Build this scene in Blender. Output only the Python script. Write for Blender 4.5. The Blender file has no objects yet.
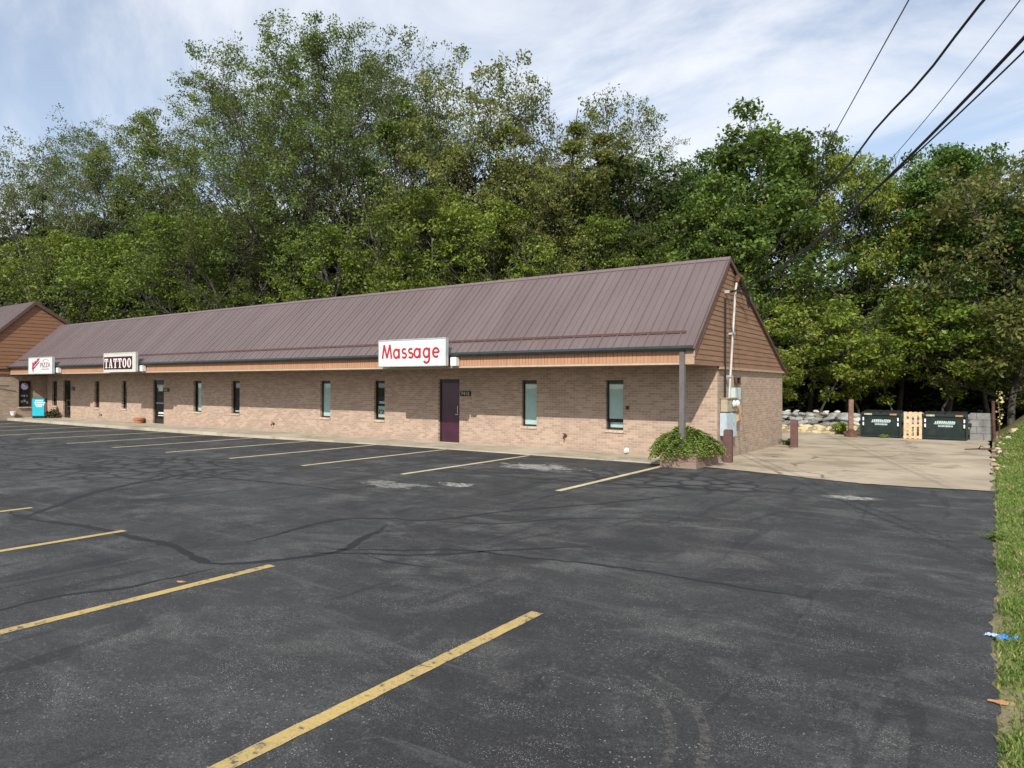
import bpy, bmesh, math, random
import numpy as np
from mathutils import Vector, Matrix, Euler
PI = math.pi
col = bpy.context.scene.collection
scene = bpy.context.scene
rnd = random.Random(7)

# ------------------------------------------------------------------ camera
CAM_F, CAM_H = 696.1, 1.866
yaw, roll, pitch = .606904, .003617, .0024914
F0 = Vector((-math.sin(yaw), math.cos(yaw), 0)); R0 = Vector((math.cos(yaw), math.sin(yaw), 0)); U0 = Vector((0, 0, 1))
CF = F0*math.cos(pitch)+U0*math.sin(pitch); U1 = U0*math.cos(pitch)-F0*math.sin(pitch)
CR = R0*math.cos(roll)+U1*math.sin(roll); CU = U1*math.cos(roll)-R0*math.sin(roll)
cam = bpy.data.cameras.new('camera'); camo = bpy.data.objects.new('camera', cam); col.objects.link(camo)
camo.matrix_world = Matrix(((CR.x, CU.x, -CF.x, 0), (CR.y, CU.y, -CF.y, 0), (CR.z, CU.z, -CF.z, CAM_H), (0, 0, 0, 1)))
cam.sensor_width = 36; cam.lens = CAM_F/1024*36; cam.clip_start = .05; cam.clip_end = 3000
scene.camera = camo
def at(px, d):            # ground point below a picture column at a given distance
    p = Vector((0, 0, CAM_H))+(CF+CR*((px-512)/CAM_F))*d
    return p.x, p.y

# ------------------------------------------------------------------ materials
class NT:
    def __init__(s, name):
        s.m = bpy.data.materials.new(name); s.m.use_nodes = True; s.t = s.m.node_tree; s.t.nodes.clear()
        s.out = s.n('ShaderNodeOutputMaterial')
    def n(s, typ, **kw):
        nd = s.t.nodes.new(typ)
        for k, v in kw.items(): setattr(nd, k, v)
        return nd
    def l(s, a, b): s.t.links.new(a, b)
    def val(s, sock, v):
        if isinstance(v, (int, float)): sock.default_value = v
        elif isinstance(v, (tuple, list)): sock.default_value = tuple(v)+((1,) if len(v) == 3 and len(sock.default_value) == 4 else ())
        else: s.l(v, sock)
    def math(s, op, a, b=0.0, c=None, clamp=False):
        nd = s.n('ShaderNodeMath', operation=op); nd.use_clamp = clamp
        s.val(nd.inputs[0], a); s.val(nd.inputs[1], b)
        if c is not None: s.val(nd.inputs[2], c)
        return nd.outputs[0]
    def mix(s, fac, a, b, typ='MIX'):
        nd = s.n('ShaderNodeMix', data_type='RGBA', blend_type=typ)
        s.val(nd.inputs[0], fac); s.val(nd.inputs[6], a); s.val(nd.inputs[7], b)
        return nd.outputs[2]
    def ramp(s, v, a, b, to=(0, 1)):
        nd = s.n('ShaderNodeMapRange'); nd.interpolation_type = 'SMOOTHSTEP'
        s.val(nd.inputs[0], v); nd.inputs[1].default_value = a; nd.inputs[2].default_value = b
        nd.inputs[3].default_value, nd.inputs[4].default_value = to
        return nd.outputs[0]
    def obj(s): return s.n('ShaderNodeTexCoord').outputs['Object']
    def pos(s): return s.n('ShaderNodeNewGeometry').outputs['Position']
    def mapv(s, vec, scale=(1, 1, 1), loc=(0, 0, 0), rot=(0, 0, 0)):
        nd = s.n('ShaderNodeMapping'); s.l(vec, nd.inputs[0])
        nd.inputs['Scale'].default_value = scale; nd.inputs['Location'].default_value = loc; nd.inputs['Rotation'].default_value = rot
        return nd.outputs[0]
    def noise(s, vec, scale, detail=4, rough=.55, dist=0):
        nd = s.n('ShaderNodeTexNoise'); s.l(vec, nd.inputs['Vector'])
        nd.inputs['Scale'].default_value = scale; nd.inputs['Detail'].default_value = detail
        nd.inputs['Roughness'].default_value = rough; nd.inputs['Distortion'].default_value = dist
        return nd.outputs[0]
    def vor(s, vec, scale, feature='F1'):
        nd = s.n('ShaderNodeTexVoronoi', feature=feature); s.l(vec, nd.inputs['Vector']); nd.inputs['Scale'].default_value = scale
        return nd
    def bump(s, h, strength=.3, dist=.01, normal=None):
        nd = s.n('ShaderNodeBump'); s.l(h, nd.inputs['Height']); nd.inputs['Strength'].default_value = strength
        nd.inputs['Distance'].default_value = dist
        if normal: s.l(normal, nd.inputs['Normal'])
        return nd.outputs[0]
    def pbr(s, color, rough=.6, metal=0, spec=.5, normal=None, coat=0, alpha=None, emis=None):
        b = s.n('ShaderNodeBsdfPrincipled'); s.val(b.inputs['Base Color'], color); s.val(b.inputs['Roughness'], rough)
        b.inputs['Metallic'].default_value = metal; s.val(b.inputs['Specular IOR Level'], spec); b.inputs['Coat Weight'].default_value = coat
        if normal: s.l(normal, b.inputs['Normal'])
        if alpha is not None: s.val(b.inputs['Alpha'], alpha)
        if emis: s.val(b.inputs['Emission Color'], emis[0]); b.inputs['Emission Strength'].default_value = emis[1]
        s.l(b.outputs[0], s.out.inputs[0]); return b

def simple(name, c, rough=.6, metal=0, var=.25, scale=6, bump=.1, spec=.4, dirt=0):
    t = NT(name); o = t.obj()
    n1 = t.noise(o, scale, 5); n2 = t.noise(o, scale*9, 3)
    k = t.math('ADD', t.math('MULTIPLY', n1, .7), t.math('MULTIPLY', n2, .3))
    lo = tuple(x*(1-var) for x in c); hi = tuple(min(1, x*(1+var)) for x in c)
    cc = t.mix(t.ramp(k, .3, .7), lo, hi)
    if dirt: cc = t.mix(t.math('MULTIPLY', t.ramp(t.noise(o, scale*.6, 6, .7), .5, .72), dirt), cc, (.06, .05, .04))
    t.pbr(cc, rough, metal, spec, t.bump(k, bump, .01) if bump else None)
    return t.m

def brick_mat(name, axes, c1, c2, mortar, warm=(.5, .3, .2)):
    t = NT(name); o = t.obj()
    sx = t.n('ShaderNodeSeparateXYZ'); t.l(o, sx.inputs[0]); cb = t.n('ShaderNodeCombineXYZ')
    t.l(sx.outputs[axes[0]], cb.inputs[0]); t.l(sx.outputs[2], cb.inputs[1])
    b = t.n('ShaderNodeTexBrick'); t.l(cb.outputs[0], b.inputs['Vector'])
    b.inputs['Scale'].default_value = 1; b.inputs['Brick Width'].default_value = .20; b.inputs['Row Height'].default_value = .068
    b.inputs['Mortar Size'].default_value = .006; b.inputs['Mortar Smooth'].default_value = .3; b.inputs['Bias'].default_value = -.1
    t.val(b.inputs['Color1'], c1); t.val(b.inputs['Color2'], c2); t.val(b.inputs['Mortar'], mortar)
    # tone of each single brick
    b2 = t.n('ShaderNodeTexBrick'); t.l(cb.outputs[0], b2.inputs['Vector'])
    for k in ('Scale', 'Brick Width', 'Row Height', 'Mortar Size', 'Mortar Smooth'): b2.inputs[k].default_value = b.inputs[k].default_value
    b2.inputs['Bias'].default_value = .35; b2.offset_frequency = 2; b2.squash = 1
    t.val(b2.inputs['Color1'], (1, 1, 1)); t.val(b2.inputs['Color2'], warm); t.val(b2.inputs['Mortar'], (1, 1, 1))
    c = t.mix(.35, b.outputs[0], b2.outputs[0], 'MULTIPLY')
    n = t.noise(cb.outputs[0], 1.1, 6, .6); c = t.mix(t.math('MULTIPLY', t.ramp(n, .35, .75), .3), c, (.33, .25, .19))
    f = t.noise(cb.outputs[0], 60, 3); c = t.mix(.18, c, t.mix(f, (.2, .15, .12), (.75, .65, .55)))
    foot = t.ramp(t.math('ADD', sx.outputs[2], t.math('MULTIPLY', t.noise(cb.outputs[0], 2.5, 5, .7), .5)), .2, .55, (.45, 0))
    c = t.mix(foot, c, (.3, .25, .2))
    h = t.math('SUBTRACT', t.math('MULTIPLY', f, .25), b.outputs['Fac'])
    t.pbr(c, .9, 0, .2, t.bump(h, .7, .012)); return t.m

M = {}
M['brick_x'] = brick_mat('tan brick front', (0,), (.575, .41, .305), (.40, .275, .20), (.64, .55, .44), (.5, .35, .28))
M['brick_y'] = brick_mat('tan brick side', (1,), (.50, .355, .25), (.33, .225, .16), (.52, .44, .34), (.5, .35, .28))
M['brick_red'] = brick_mat('planter brick', (0,), (.26, .12, .08), (.19, .085, .055), (.30, .26, .22), (.7, .5, .4))

def asphalt():
    t = NT('sealed asphalt'); p = t.pos()
    hue = t.noise(p, .6, 3, .5); big = t.noise(p, .22, 6, .6, .4); mid = t.noise(p, 1.3, 7, .7, .6)
    c = t.mix(t.ramp(big, .35, .68), (.026, .0255, .0255), (.046, .0455, .045))
    c = t.mix(t.math('MULTIPLY', t.ramp(mid, .50, .66), .6), c, (.080, .079, .077))
    worn = t.noise(t.mapv(p, (1, 1.3, 1), (3, 1, 0)), .75, 9, .68, .5); c = t.mix(t.math('MULTIPLY', t.ramp(worn, .50, .66), .6), c, (.088, .087, .083)); c = t.mix(t.math('MULTIPLY', t.ramp(worn, .48, .34), .5), c, (.022, .022, .023))
    # rubber-broom drag marks of the sealer, running along the lot
    st = t.noise(t.mapv(p, (.35, 3.2, 1), rot=(0, 0, .12)), 1.0, 6, .62, .8)
    right = t.ramp(t.n('ShaderNodeSeparateXYZ').outputs[0], -9, -1) if False else .6
    c = t.mix(t.math('MULTIPLY', t.ramp(st, .55, .68), .5), c, (.090, .089, .086))
    dk = t.noise(t.mapv(p, (.5, 1.6, 1), (3, 8, 0), (0, 0, -.3)), .8, 5, .6, 1.0)
    c = t.mix(t.math('MULTIPLY', t.ramp(dk, .55, .66), .45), c, (.022, .023, .026))
    c = t.mix(t.math('MULTIPLY', t.ramp(hue, .45, .65), .35), c, (.040, .046, .042))
    # chalky scuffs made of worn stone tops
    sc = t.noise(t.mapv(p, (.8, 1.3, 1)), 1.7, 8, .72)
    vs = t.vor(p, 95); vb = t.vor(p, 38)
    speck = t.ramp(vs.outputs['Distance'], .16, .30, (1, 0))
    c = t.mix(t.math('MULTIPLY', t.math('MULTIPLY', speck, t.math('MAXIMUM', t.ramp(sc, .47, .62), t.ramp(worn, .52, .64))), .9), c, (.33, .325, .30))
    rs = t.n('ShaderNodeSeparateColor'); t.l(vb.outputs['Color'], rs.inputs[0])
    sp2 = t.math('MULTIPLY', t.math('MULTIPLY', t.math('GREATER_THAN', rs.outputs[0], .78), t.ramp(t.noise(p, .7, 4, .6), .42, .62)), t.ramp(vb.outputs['Distance'], .1, .26, (1, 0)))
    c = t.mix(t.math('MULTIPLY', sp2, .6), c, (.42, .41, .39))
    agg = t.n('ShaderNodeSeparateColor'); t.l(t.vor(p, 130).outputs['Color'], agg.inputs[0])
    c = t.mix(.5, c, t.mix(agg.outputs[0], (.25, .25, .25), (1.75, 1.75, 1.75)), 'MULTIPLY')
    tk = t.noise(t.mapv(p, (2.6, .35, 1), (9, 2, 0), (0, 0, .25)), .9, 4, .5, 1.6); c = t.mix(t.math('MULTIPLY', t.ramp(tk, .60, .66), .5), c, (.016, .016, .018))
    fine = t.noise(p, 26, 5, .8); c = t.mix(t.math('MULTIPLY', t.math('MULTIPLY', t.ramp(fine, .54, .66), t.ramp(mid, .4, .6)), .55), c, (.19, .19, .185))
    # alligator cracking with sealed (darker) cracks
    sp = t.n('ShaderNodeSeparateXYZ'); t.l(p, sp.inputs[0])
    def ell(cx, cy, rx, ry, a=.55, b=1.1, nz=.9):
        dx = t.math('DIVIDE', t.math('SUBTRACT', sp.outputs[0], cx), rx); dy = t.math('DIVIDE', t.math('SUBTRACT', sp.outputs[1], cy), ry)
        d = t.math('SQRT', t.math('ADD', t.math('MULTIPLY', dx, dx), t.math('MULTIPLY', dy, dy)))
        return t.ramp(t.math('ADD', d, t.math('MULTIPLY', t.math('SUBTRACT', mid, .5), nz)), a, b, (1, 0))
    area = t.math('MAXIMUM', ell(-16.5, 8.2, 5, 2.6), t.math('MAXIMUM', ell(-5.4, 13.1, 2.9, 1.5), ell(-28, 9, 6, 2.5)))
    wv = t.noise(p, 3, 3); wvec = t.n('ShaderNodeVectorMath', operation='MULTIPLY_ADD'); t.l(t.n('ShaderNodeTexNoise').outputs['Color'], wvec.inputs[0])
    wvec.inputs[1].default_value = (.5, .5, .5); t.l(p, wvec.inputs[2])
    ed = t.vor(t.mapv(wvec.outputs[0], (1, 1, 1)), 1.9, 'DISTANCE_TO_EDGE').outputs['Distance']
    crk = t.math('MULTIPLY', t.ramp(ed, .03, .11, (1, 0)), area)
    c = t.mix(t.math('MULTIPLY', crk, .85), c, (.018, .018, .021))
    inner = t.math('MULTIPLY', t.math('MULTIPLY', area, t.ramp(ed, .10, .25)), .35)
    c = t.mix(inner, c, (.10, .10, .102))
    # bare pale spots
    pn = t.noise(t.mapv(p, (1, 1.6, 1)), 2.6, 8, .72, .7)
    def blot(cx, cy, rx, ry, nz=3.2, a=.35, b=.75):
        dx = t.math('DIVIDE', t.math('SUBTRACT', sp.outputs[0], cx), rx); dy = t.math('DIVIDE', t.math('SUBTRACT', sp.outputs[1], cy), ry)
        d = t.math('SQRT', t.math('ADD', t.math('MULTIPLY', dx, dx), t.math('MULTIPLY', dy, dy))); return t.ramp(t.math('ADD', d, t.math('MULTIPLY', t.math('SUBTRACT', pn, .5), nz)), a, b, (1, 0))
    bare = t.math('MAXIMUM', t.math('MAXIMUM', blot(-8.7, 13.5, 1.5, .8), blot(-1.95, 12.9, .6, .42, 2.6)), t.math('MAXIMUM', t.math('MULTIPLY', blot(-9.3, 9.5, 1.1, .5), .6), blot(-8.3, 10.2, .6, .3, 3.6)))
    bare = t.math('MULTIPLY', bare, t.ramp(t.noise(t.mapv(p, (1, 2, 1)), 9, 6, .75), .38, .56))
    c = t.mix(t.math('MULTIPLY', bare, .85), c, t.mix(t.noise(p, 8, 5, .7), (.25, .24, .21), (.6, .58, .52)))
    h = t.math('ADD', t.math('MULTIPLY', agg.outputs[0], .5), t.math('MULTIPLY', mid, .5))
    h = t.math('SUBTRACT', h, t.math('MULTIPLY', crk, .8))
    t.pbr(c, t.ramp(mid, .3, .7, (.7, .92)), 0, .32, t.bump(h, .5, .006)); return t.m
M['asphalt'] = asphalt()

def concrete(name, a, b, stain=(.16, .13, .09), scale=.5, streak=False):
    t = NT(name); p = t.pos()
    n = t.noise(p, scale, 7, .62, .3); c = t.mix(t.ramp(n, .3, .7), a, b)
    s2 = t.noise(t.mapv(p, (.8, 1.1, 1), (4, 3, 0), (0, 0, .1)) if streak else p, .9, 7, .66, .6)
    c = t.mix(t.math('MULTIPLY', t.ramp(s2, .47, .68), .75), c, stain)
    f = t.noise(p, 45, 4, .7); c = t.mix(.35, c, t.mix(f, (.35, .35, .35), (1.5, 1.5, 1.5)), 'MULTIPLY')
    wd = t.n('ShaderNodeVectorMath', operation='MULTIPLY_ADD'); nn = t.n('ShaderNodeTexNoise'); nn.inputs['Scale'].default_value = 1.1; t.l(p, nn.inputs['Vector'])
    t.l(nn.outputs['Color'], wd.inputs[0]); wd.inputs[1].default_value = (1.2, 1.2, 0); t.l(p, wd.inputs[2])
    ed = t.vor(wd.outputs[0], .33, 'DISTANCE_TO_EDGE').outputs['Distance']
    ck = t.math('MULTIPLY', t.ramp(ed, .004, .016, (1, 0)), t.ramp(t.noise(p, .5, 2), .45, .6))
    if streak: c = t.mix(t.math('MULTIPLY', ck, .7), c, (.06, .05, .04))
    t.pbr(c, .92, 0, .2, t.bump(f, .35, .006)); return t.m
M['driveway'] = concrete('weathered concrete', (.47, .395, .29), (.34, .28, .20), (.19, .15, .10), .45, True)
M['sidewalk'] = concrete('sidewalk concrete', (.52, .47, .36), (.42, .37, .28), (.26, .22, .16))
M['blockwall'] = concrete('block wall concrete', (.30, .30, .28), (.20, .20, .19), (.10, .10, .09), 2.0)

def paint(name, a, b, thr):
    t = NT(name); p = t.pos(); n = t.noise(p, 14, 7, .75); n2 = t.noise(p, 2.0, 4, .6)
    c = t.mix(t.ramp(n2, .35, .7), a, b)
    k = t.math('ADD', t.math('MULTIPLY', n, .75), t.math('MULTIPLY', n2, .25))
    c = t.mix(t.ramp(k, thr-.05, thr+.07), c, (.07, .068, .062)); c = t.mix(t.math('MULTIPLY', t.ramp(t.noise(p, 55, 4, .8), .52, .62), .45), c, (.12, .10, .07))
    ag = t.noise(p, 120, 3, .7); c = t.mix(.4, c, t.mix(ag, (.55, .55, .55), (1.4, 1.4, 1.4)), 'MULTIPLY')
    t.pbr(c, .8, 0, .3, t.bump(ag, .4, .004)); return t.m
M['yellow'] = paint('yellow line paint', (.50, .36, .13), (.43, .32, .13), .57)
M['yellow_old'] = paint('old yellow line paint', (.62, .52, .31), (.52, .43, .26), .58)
def seal():
    t = NT('crack sealant'); p = t.pos(); n = t.noise(p, 6, 4)
    t.pbr(t.mix(n, (.010, .010, .012), (.020, .020, .023)), .62, 0, .35); return t.m
M['seal'] = seal()

def ground_mat():
    t = NT('earth and leaf litter'); p = t.pos(); n = t.noise(p, .8, 8, .7); f = t.noise(p, 14, 5, .7)
    c = t.mix(t.ramp(n, .35, .65), (.075, .055, .032), (.05, .06, .022)); c = t.mix(.6, c, t.mix(f, (.3, .3, .3), (1.7, 1.6, 1.4)), 'MULTIPLY')
    t.pbr(c, .95, 0, .1, t.bump(f, .8, .04)); return t.m
M['earth'] = ground_mat()
def turf():
    t = NT('turf soil'); p = t.pos(); n = t.noise(p, 1.6, 8, .7, .5); f = t.noise(p, 30, 5, .75)
    sp = t.n('ShaderNodeSeparateXYZ'); t.l(p, sp.inputs[0])
    c = t.mix(t.ramp(n, .42, .62), (.15, .165, .06), (.32, .27, .15)); c = t.mix(.7, c, t.mix(f, (.35, .35, .35), (1.6, 1.6, 1.6)), 'MULTIPLY')
    edge = t.ramp(t.math('ADD', sp.outputs[0], t.math('MULTIPLY', t.noise(p, 4, 5, .7), .35)), -.02, .26, (1, 0))
    c = t.mix(edge, c, t.mix(f, (.20, .16, .11), (.48, .43, .34)))
    t.pbr(c, .95, 0, .1, t.bump(f, .9, .03)); return t.m
M['turf'] = turf()
def blades():
    t = NT('grass blades'); a = t.n('ShaderNodeAttribute', attribute_name='tone').outputs['Fac']
    c = t.mix(t.ramp(a, 0, 1), (.105, .185, .036), (.29, .37, .10)); c = t.mix(t.ramp(a, .80, .88), c, (.52, .45, .24))
    b = t.n('ShaderNodeBsdfDiffuse'); t.l(c, b.inputs[0]); r = t.n('ShaderNodeBsdfTranslucent'); t.l(c, r.inputs[0])
    m = t.n('ShaderNodeMixShader'); m.inputs[0].default_value = .35; t.l(b.outputs[0], m.inputs[1]); t.l(r.outputs[0], m.inputs[2]); t.l(m.outputs[0], t.out.inputs[0]); return t.m
M['blade'] = blades()

def leaf_mat(name, dark, light, tip, tipamt=.08, trans=.38):
    t = NT(name); a = t.n('ShaderNodeAttribute', attribute_name='tone').outputs['Fac']
    r = t.n('ShaderNodeObjectInfo').outputs['Random']
    c = t.mix(t.ramp(a, .05, .95), dark, light)
    c = t.mix(t.ramp(a, 1-tipamt-.03, 1-tipamt+.03), c, tip)
    hs = t.n('ShaderNodeHueSaturation'); t.l(c, hs.inputs['Color']); t.l(t.math('MULTIPLY_ADD', r, .026, .478), hs.inputs['Hue']); t.l(t.math('MULTIPLY_ADD', t.math('FRACT', t.math('MULTIPLY', r, 7.3)), .45, .75), hs.inputs['Value'])
    c = hs.outputs[0]
    b = t.n('ShaderNodeBsdfPrincipled'); t.l(c, b.inputs['Base Color']); b.inputs['Roughness'].default_value = .5; b.inputs['Specular IOR Level'].default_value = .3
    tr = t.n('ShaderNodeBsdfTranslucent'); t.l(t.mix(.5, c, (1.0, 1.3, .35), 'MULTIPLY') if False else c, tr.inputs[0])
    m = t.n('ShaderNodeMixShader'); m.inputs[0].default_value = trans; t.l(b.outputs[0], m.inputs[1]); t.l(tr.outputs[0], m.inputs[2]); t.l(m.outputs[0], t.out.inputs[0]); return t.m
M['leaf_olive'] = leaf_mat('olive foliage', (.062, .100, .020), (.185, .25, .052), (.27, .26, .08), .04)
M['leaf_grey'] = leaf_mat('grey green foliage', (.078, .112, .034), (.205, .26, .082), (.30, .26, .11), .07)
M['leaf_rust'] = leaf_mat('green foliage turning rusty', (.09, .12, .025), (.235, .27, .062), (.32, .24, .08), .10)
M['leaf_lime'] = leaf_mat('lime foliage', (.085, .14, .018), (.24, .32, .045), (.32, .31, .07), .06)
M['leaf_maple'] = leaf_mat('maple foliage', (.045, .092, .020), (.155, .25, .045), (.27, .29, .05), .10)
M['leaf_sun'] = leaf_mat('yellow green maple foliage', (.085, .14, .02), (.27, .36, .05), (.42, .24, .07), .10)
M['leaf_brown'] = leaf_mat('browning foliage', (.055, .080, .022), (.175, .20, .045), (.22, .15, .05), .12)
M['leaf_dark'] = leaf_mat('foliage with shade in its colour', (.03, .045, .014), (.075, .105, .026), (.12, .12, .04), .05)  # leaf colour lowered so the understorey shade is painted into it
M['leaf_shrub'] = leaf_mat('sumac foliage', (.06, .135, .028), (.21, .34, .06), (.26, .20, .10), .05, .3)
def bark(name, a, b):
    t = NT(name); o = t.obj(); n = t.noise(t.mapv(o, (1, 1, .22)), 9, 6, .7); n2 = t.noise(o, .9, 3)
    c = t.mix(t.ramp(n, .35, .65), a, b); c = t.mix(t.math('MULTIPLY', n2, .2), c, (.22, .21, .19))
    t.pbr(c, .9, 0, .2, t.bump(n, .8, .03)); return t.m
M['bark'] = bark('bark', (.035, .029, .023), (.10, .088, .072)); M['bark_pale'] = bark('pale bark', (.07, .062, .052), (.21, .19, .16))

def metalroof():
    t = NT('brown metal roof'); o = t.obj(); n = t.noise(t.mapv(o, (1, .3, .3)), .8, 5, .6)
    st = t.noise(t.mapv(o, (6, .25, .25)), 1, 4)
    c = t.mix(t.ramp(n, .3, .7), (.112, .080, .076), (.145, .106, .101)); c = t.mix(t.math('MULTIPLY', st, .3), c, (.19, .157, .152))
    t.pbr(c, .46, .0, .5, t.bump(st, .04, .01)); return t.m
M['roof'] = metalroof()
def siding(name, a, b, axis, per, dark):
    t = NT(name); o = t.obj(); sx = t.n('ShaderNodeSeparateXYZ'); t.l(o, sx.inputs[0])
    g = t.noise(t.mapv(o, (.6, .6, 8) if axis == 'h' else (5, .6, .4)), 2.2, 6, .65); n = t.noise(o, .7, 4)
    row = t.math('FLOOR', t.math('DIVIDE', sx.outputs[2 if axis == 'h' else 0], per)); wn = t.n('ShaderNodeTexWhiteNoise', noise_dimensions='1D'); t.l(row, wn.inputs['W'])
    c = t.mix(t.ramp(g, .3, .7), a, b); c = t.mix(t.math('MULTIPLY', wn.outputs[0], .25), c, dark); c = t.mix(t.math('MULTIPLY', t.ramp(n, .5, .75), .35), c, dark)
    t.pbr(c, .75, 0, .25, t.bump(g, .25, .006)); return t.m
M['siding'] = siding('brown lap siding', (.235, .130, .080), (.315, .185, .115), 'h', .125, (.16, .09, .06))
M['siding_left'] = siding('warm brown lap siding', (.235, .118, .065), (.30, .155, .088), 'h', .2, (.17, .085, .045))
M['fascia'] = siding('tan grooved fascia', (.44, .23, .13), (.52, .285, .165), 'v', .1, (.36, .20, .125))
M['trim_tan'] = simple('tan trim', (.42, .29, .19), .7, var=.15)
M['trim_brown'] = simple('brown trim', (.11, .06, .055), .5, var=.1)
M['beige'] = simple('beige trim', (.50, .40, .29), .7, var=.12)
M['soffit'] = simple('soffit board', (.30, .24, .18), .8, var=.12)
M['gutter'] = simple('dark green gutter', (.035, .048, .05), .35, var=.2, spec=.6)
M['ridge'] = simple('ridge cap', (.16, .115, .115), .45, var=.1)
M['frame'] = simple('dark bronze frame', (.018, .016, .015), .35, var=.3, spec=.5)
M['sill'] = simple('brick sill', (.52, .40, .30), .85, var=.3, scale=12)
M['purple'] = simple('purple door paint', (.052, .011, .028), .28, var=.4, scale=1.2, bump=.02, spec=.7)
M['steel'] = simple('brushed steel', (.55, .55, .53), .3, 1, var=.1)
M['interior'] = simple('painted room darkness', (.02, .019, .02), .9, var=.3)  # near-black colour holds the darkness of the unlit rooms
M['blind'] = simple('pale vertical blinds', (.70, .78, .75), .7, var=.06, bump=0)
M['white'] = simple('white paint', (.78, .77, .72), .5, var=.05, scale=3)
M['signwhite'] = simple('white sign face', (.68, .72, .67), .35, var=.03, scale=2, bump=0)
M['signframe'] = simple('aluminium sign box', (.42, .44, .42), .45, var=.12, scale=5)
M['signcream'] = simple('cream sign face', (.60, .58, .50), .4, var=.05)
M['red'] = simple('red lettering', (.45, .018, .035), .4, var=.05, bump=0)
M['maroon'] = simple('maroon sign panel', (.030, .007, .008), .8, var=.2, bump=0)
M['pinkwhite'] = simple('off white lettering', (.80, .70, .66), .45, var=.04, bump=0)
M['crimson'] = simple('crimson script', (.42, .03, .10), .4, var=.2, bump=0)
M['mauve'] = simple('mauve lettering', (.40, .19, .24), .45, var=.1, bump=0)
M['black'] = simple('black plastic', (.014, .014, .014), .4, var=.3)
M['gold'] = simple('brass numerals', (.50, .43, .25), .4, var=.1)
M['grey_post'] = simple('grey brown post paint', (.145, .13, .125), .5, var=.12, dirt=.3)
M['galv'] = simple('galvanised conduit', (.50, .48, .45), .6, .1, var=.15, dirt=.4)
M['cable'] = simple('black cable', (.018, .018, .02), .6, var=.2)
M['cable_grey'] = simple('weathered cable', (.16, .165, .17), .6, var=.2)
M['meter'] = simple('tan meter cabinet', (.40, .34, .24), .6, var=.15, dirt=.3)
M['glassdome'] = simple('meter glass', (.70, .72, .66), .12, var=.1, bump=0, spec=.8)
M['pale_box'] = simple('pale grey green box', (.50, .58, .55), .5, var=.1, dirt=.2)
M['blue_box'] = simple('pale blue grey cabinet', (.46, .53, .57), .5, var=.1, dirt=.25)
M['orange_box'] = simple('tan orange box', (.56, .36, .20), .6, var=.12)
M['redpost'] = simple('dark red bollard paint', (.12, .062, .054), .7, var=.2, dirt=.35)
M['wood'] = simple('weathered brown post', (.22, .125, .09), .85, var=.35, scale=9, dirt=.4)
M['rust'] = simple('rusty steel', (.10, .05, .03), .9, var=.5)
M['pallet'] = simple('new pallet wood', (.64, .43, .25), .8, var=.25, scale=10)
M['dump'] = simple('dark green dumpster steel', (.004, .0165, .0145), .5, var=.25, dirt=.35, spec=.5)
M['dumplid'] = simple('black dumpster lid', (.018, .017, .018), .5, var=.3)
M['decal'] = simple('pale decal', (.50, .60, .58), .5, var=.06, bump=0)
M['tape'] = simple('reflective tape', (.82, .80, .84), .3, var=.05, bump=0)
M['caution'] = simple('yellow warning sticker', (.42, .40, .24), .6, var=.3, bump=0)
M['caution_o'] = simple('orange warning sticker', (.38, .22, .09), .6, var=.3, bump=0)
M['stone_grey'] = simple('grey limestone', (.27, .27, .25), .95, var=.6, scale=3, bump=.6)
M['stone_pale'] = simple('pale limestone', (.50, .46, .38), .95, var=.25, scale=3, bump=.5)
M['stone_sand'] = simple('yellow sandstone', (.50, .40, .24), .95, var=.4, scale=3, bump=.6)
M['dirt'] = simple('dry dirt', (.27, .20, .13), .95, var=.4, scale=2, bump=.8)
M['rubble'] = simple('red brown rubble stone', (.30, .21, .155), .95, var=.45, scale=5, bump=.6)
M['terracotta'] = simple('terracotta', (.42, .17, .09), .85, var=.15)
M['teal'] = simple('turquoise enamel', (.01, .44, .55), .35, var=.08, bump=0, spec=.6)
M['teal_dark'] = simple('dark teal casing', (.01, .12, .15), .45, var=.1)
M['blueplastic'] = simple('blue plastic film', (.04, .22, .62), .25, var=.4, scale=30, spec=.7)
M['clearplastic'] = simple('milky plastic film', (.38, .48, .62), .25, var=.3, scale=30, spec=.7)
M['dryleaf'] = simple('dry leaf', (.38, .20, .09), .8, var=.3)
M['creampaint'] = simple('cream blossoms', (.50, .48, .20), .7, var=.2, bump=0)
M['redplastic'] = simple('red plastic', (.35, .05, .06), .5, var=.1)
M['poster'] = simple('poster paper', (.62, .66, .60), .6, var=.1, bump=0)
M['violet'] = simple('violet decal', (.34, .25, .38), .5, var=.15, bump=0)
M['grey_decal'] = simple('grey decal', (.22, .19, .18), .5, var=.3, bump=0)
def glass():
    t = NT('window glass'); g = t.n('ShaderNodeBsdfGlossy'); g.inputs['Roughness'].default_value = .02; g.inputs[0].default_value = (.9, .95, .95, 1)
    tr = t.n('ShaderNodeBsdfTransparent'); tr.inputs[0].default_value = (.90, .95, .94, 1)
    lw = t.n('ShaderNodeLayerWeight'); lw.inputs[0].default_value = .5; fz = t.math('MULTIPLY_ADD', t.math('POWER', lw.outputs['Facing'], 4.0), .7, .06)
    m = t.n('ShaderNodeMixShader'); t.l(fz, m.inputs[0]); t.l(tr.outputs[0], m.inputs[1]); t.l(g.outputs[0], m.inputs[2]); t.l(m.outputs[0], t.out.inputs[0]); return t.m
M['glass'] = glass()

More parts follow.
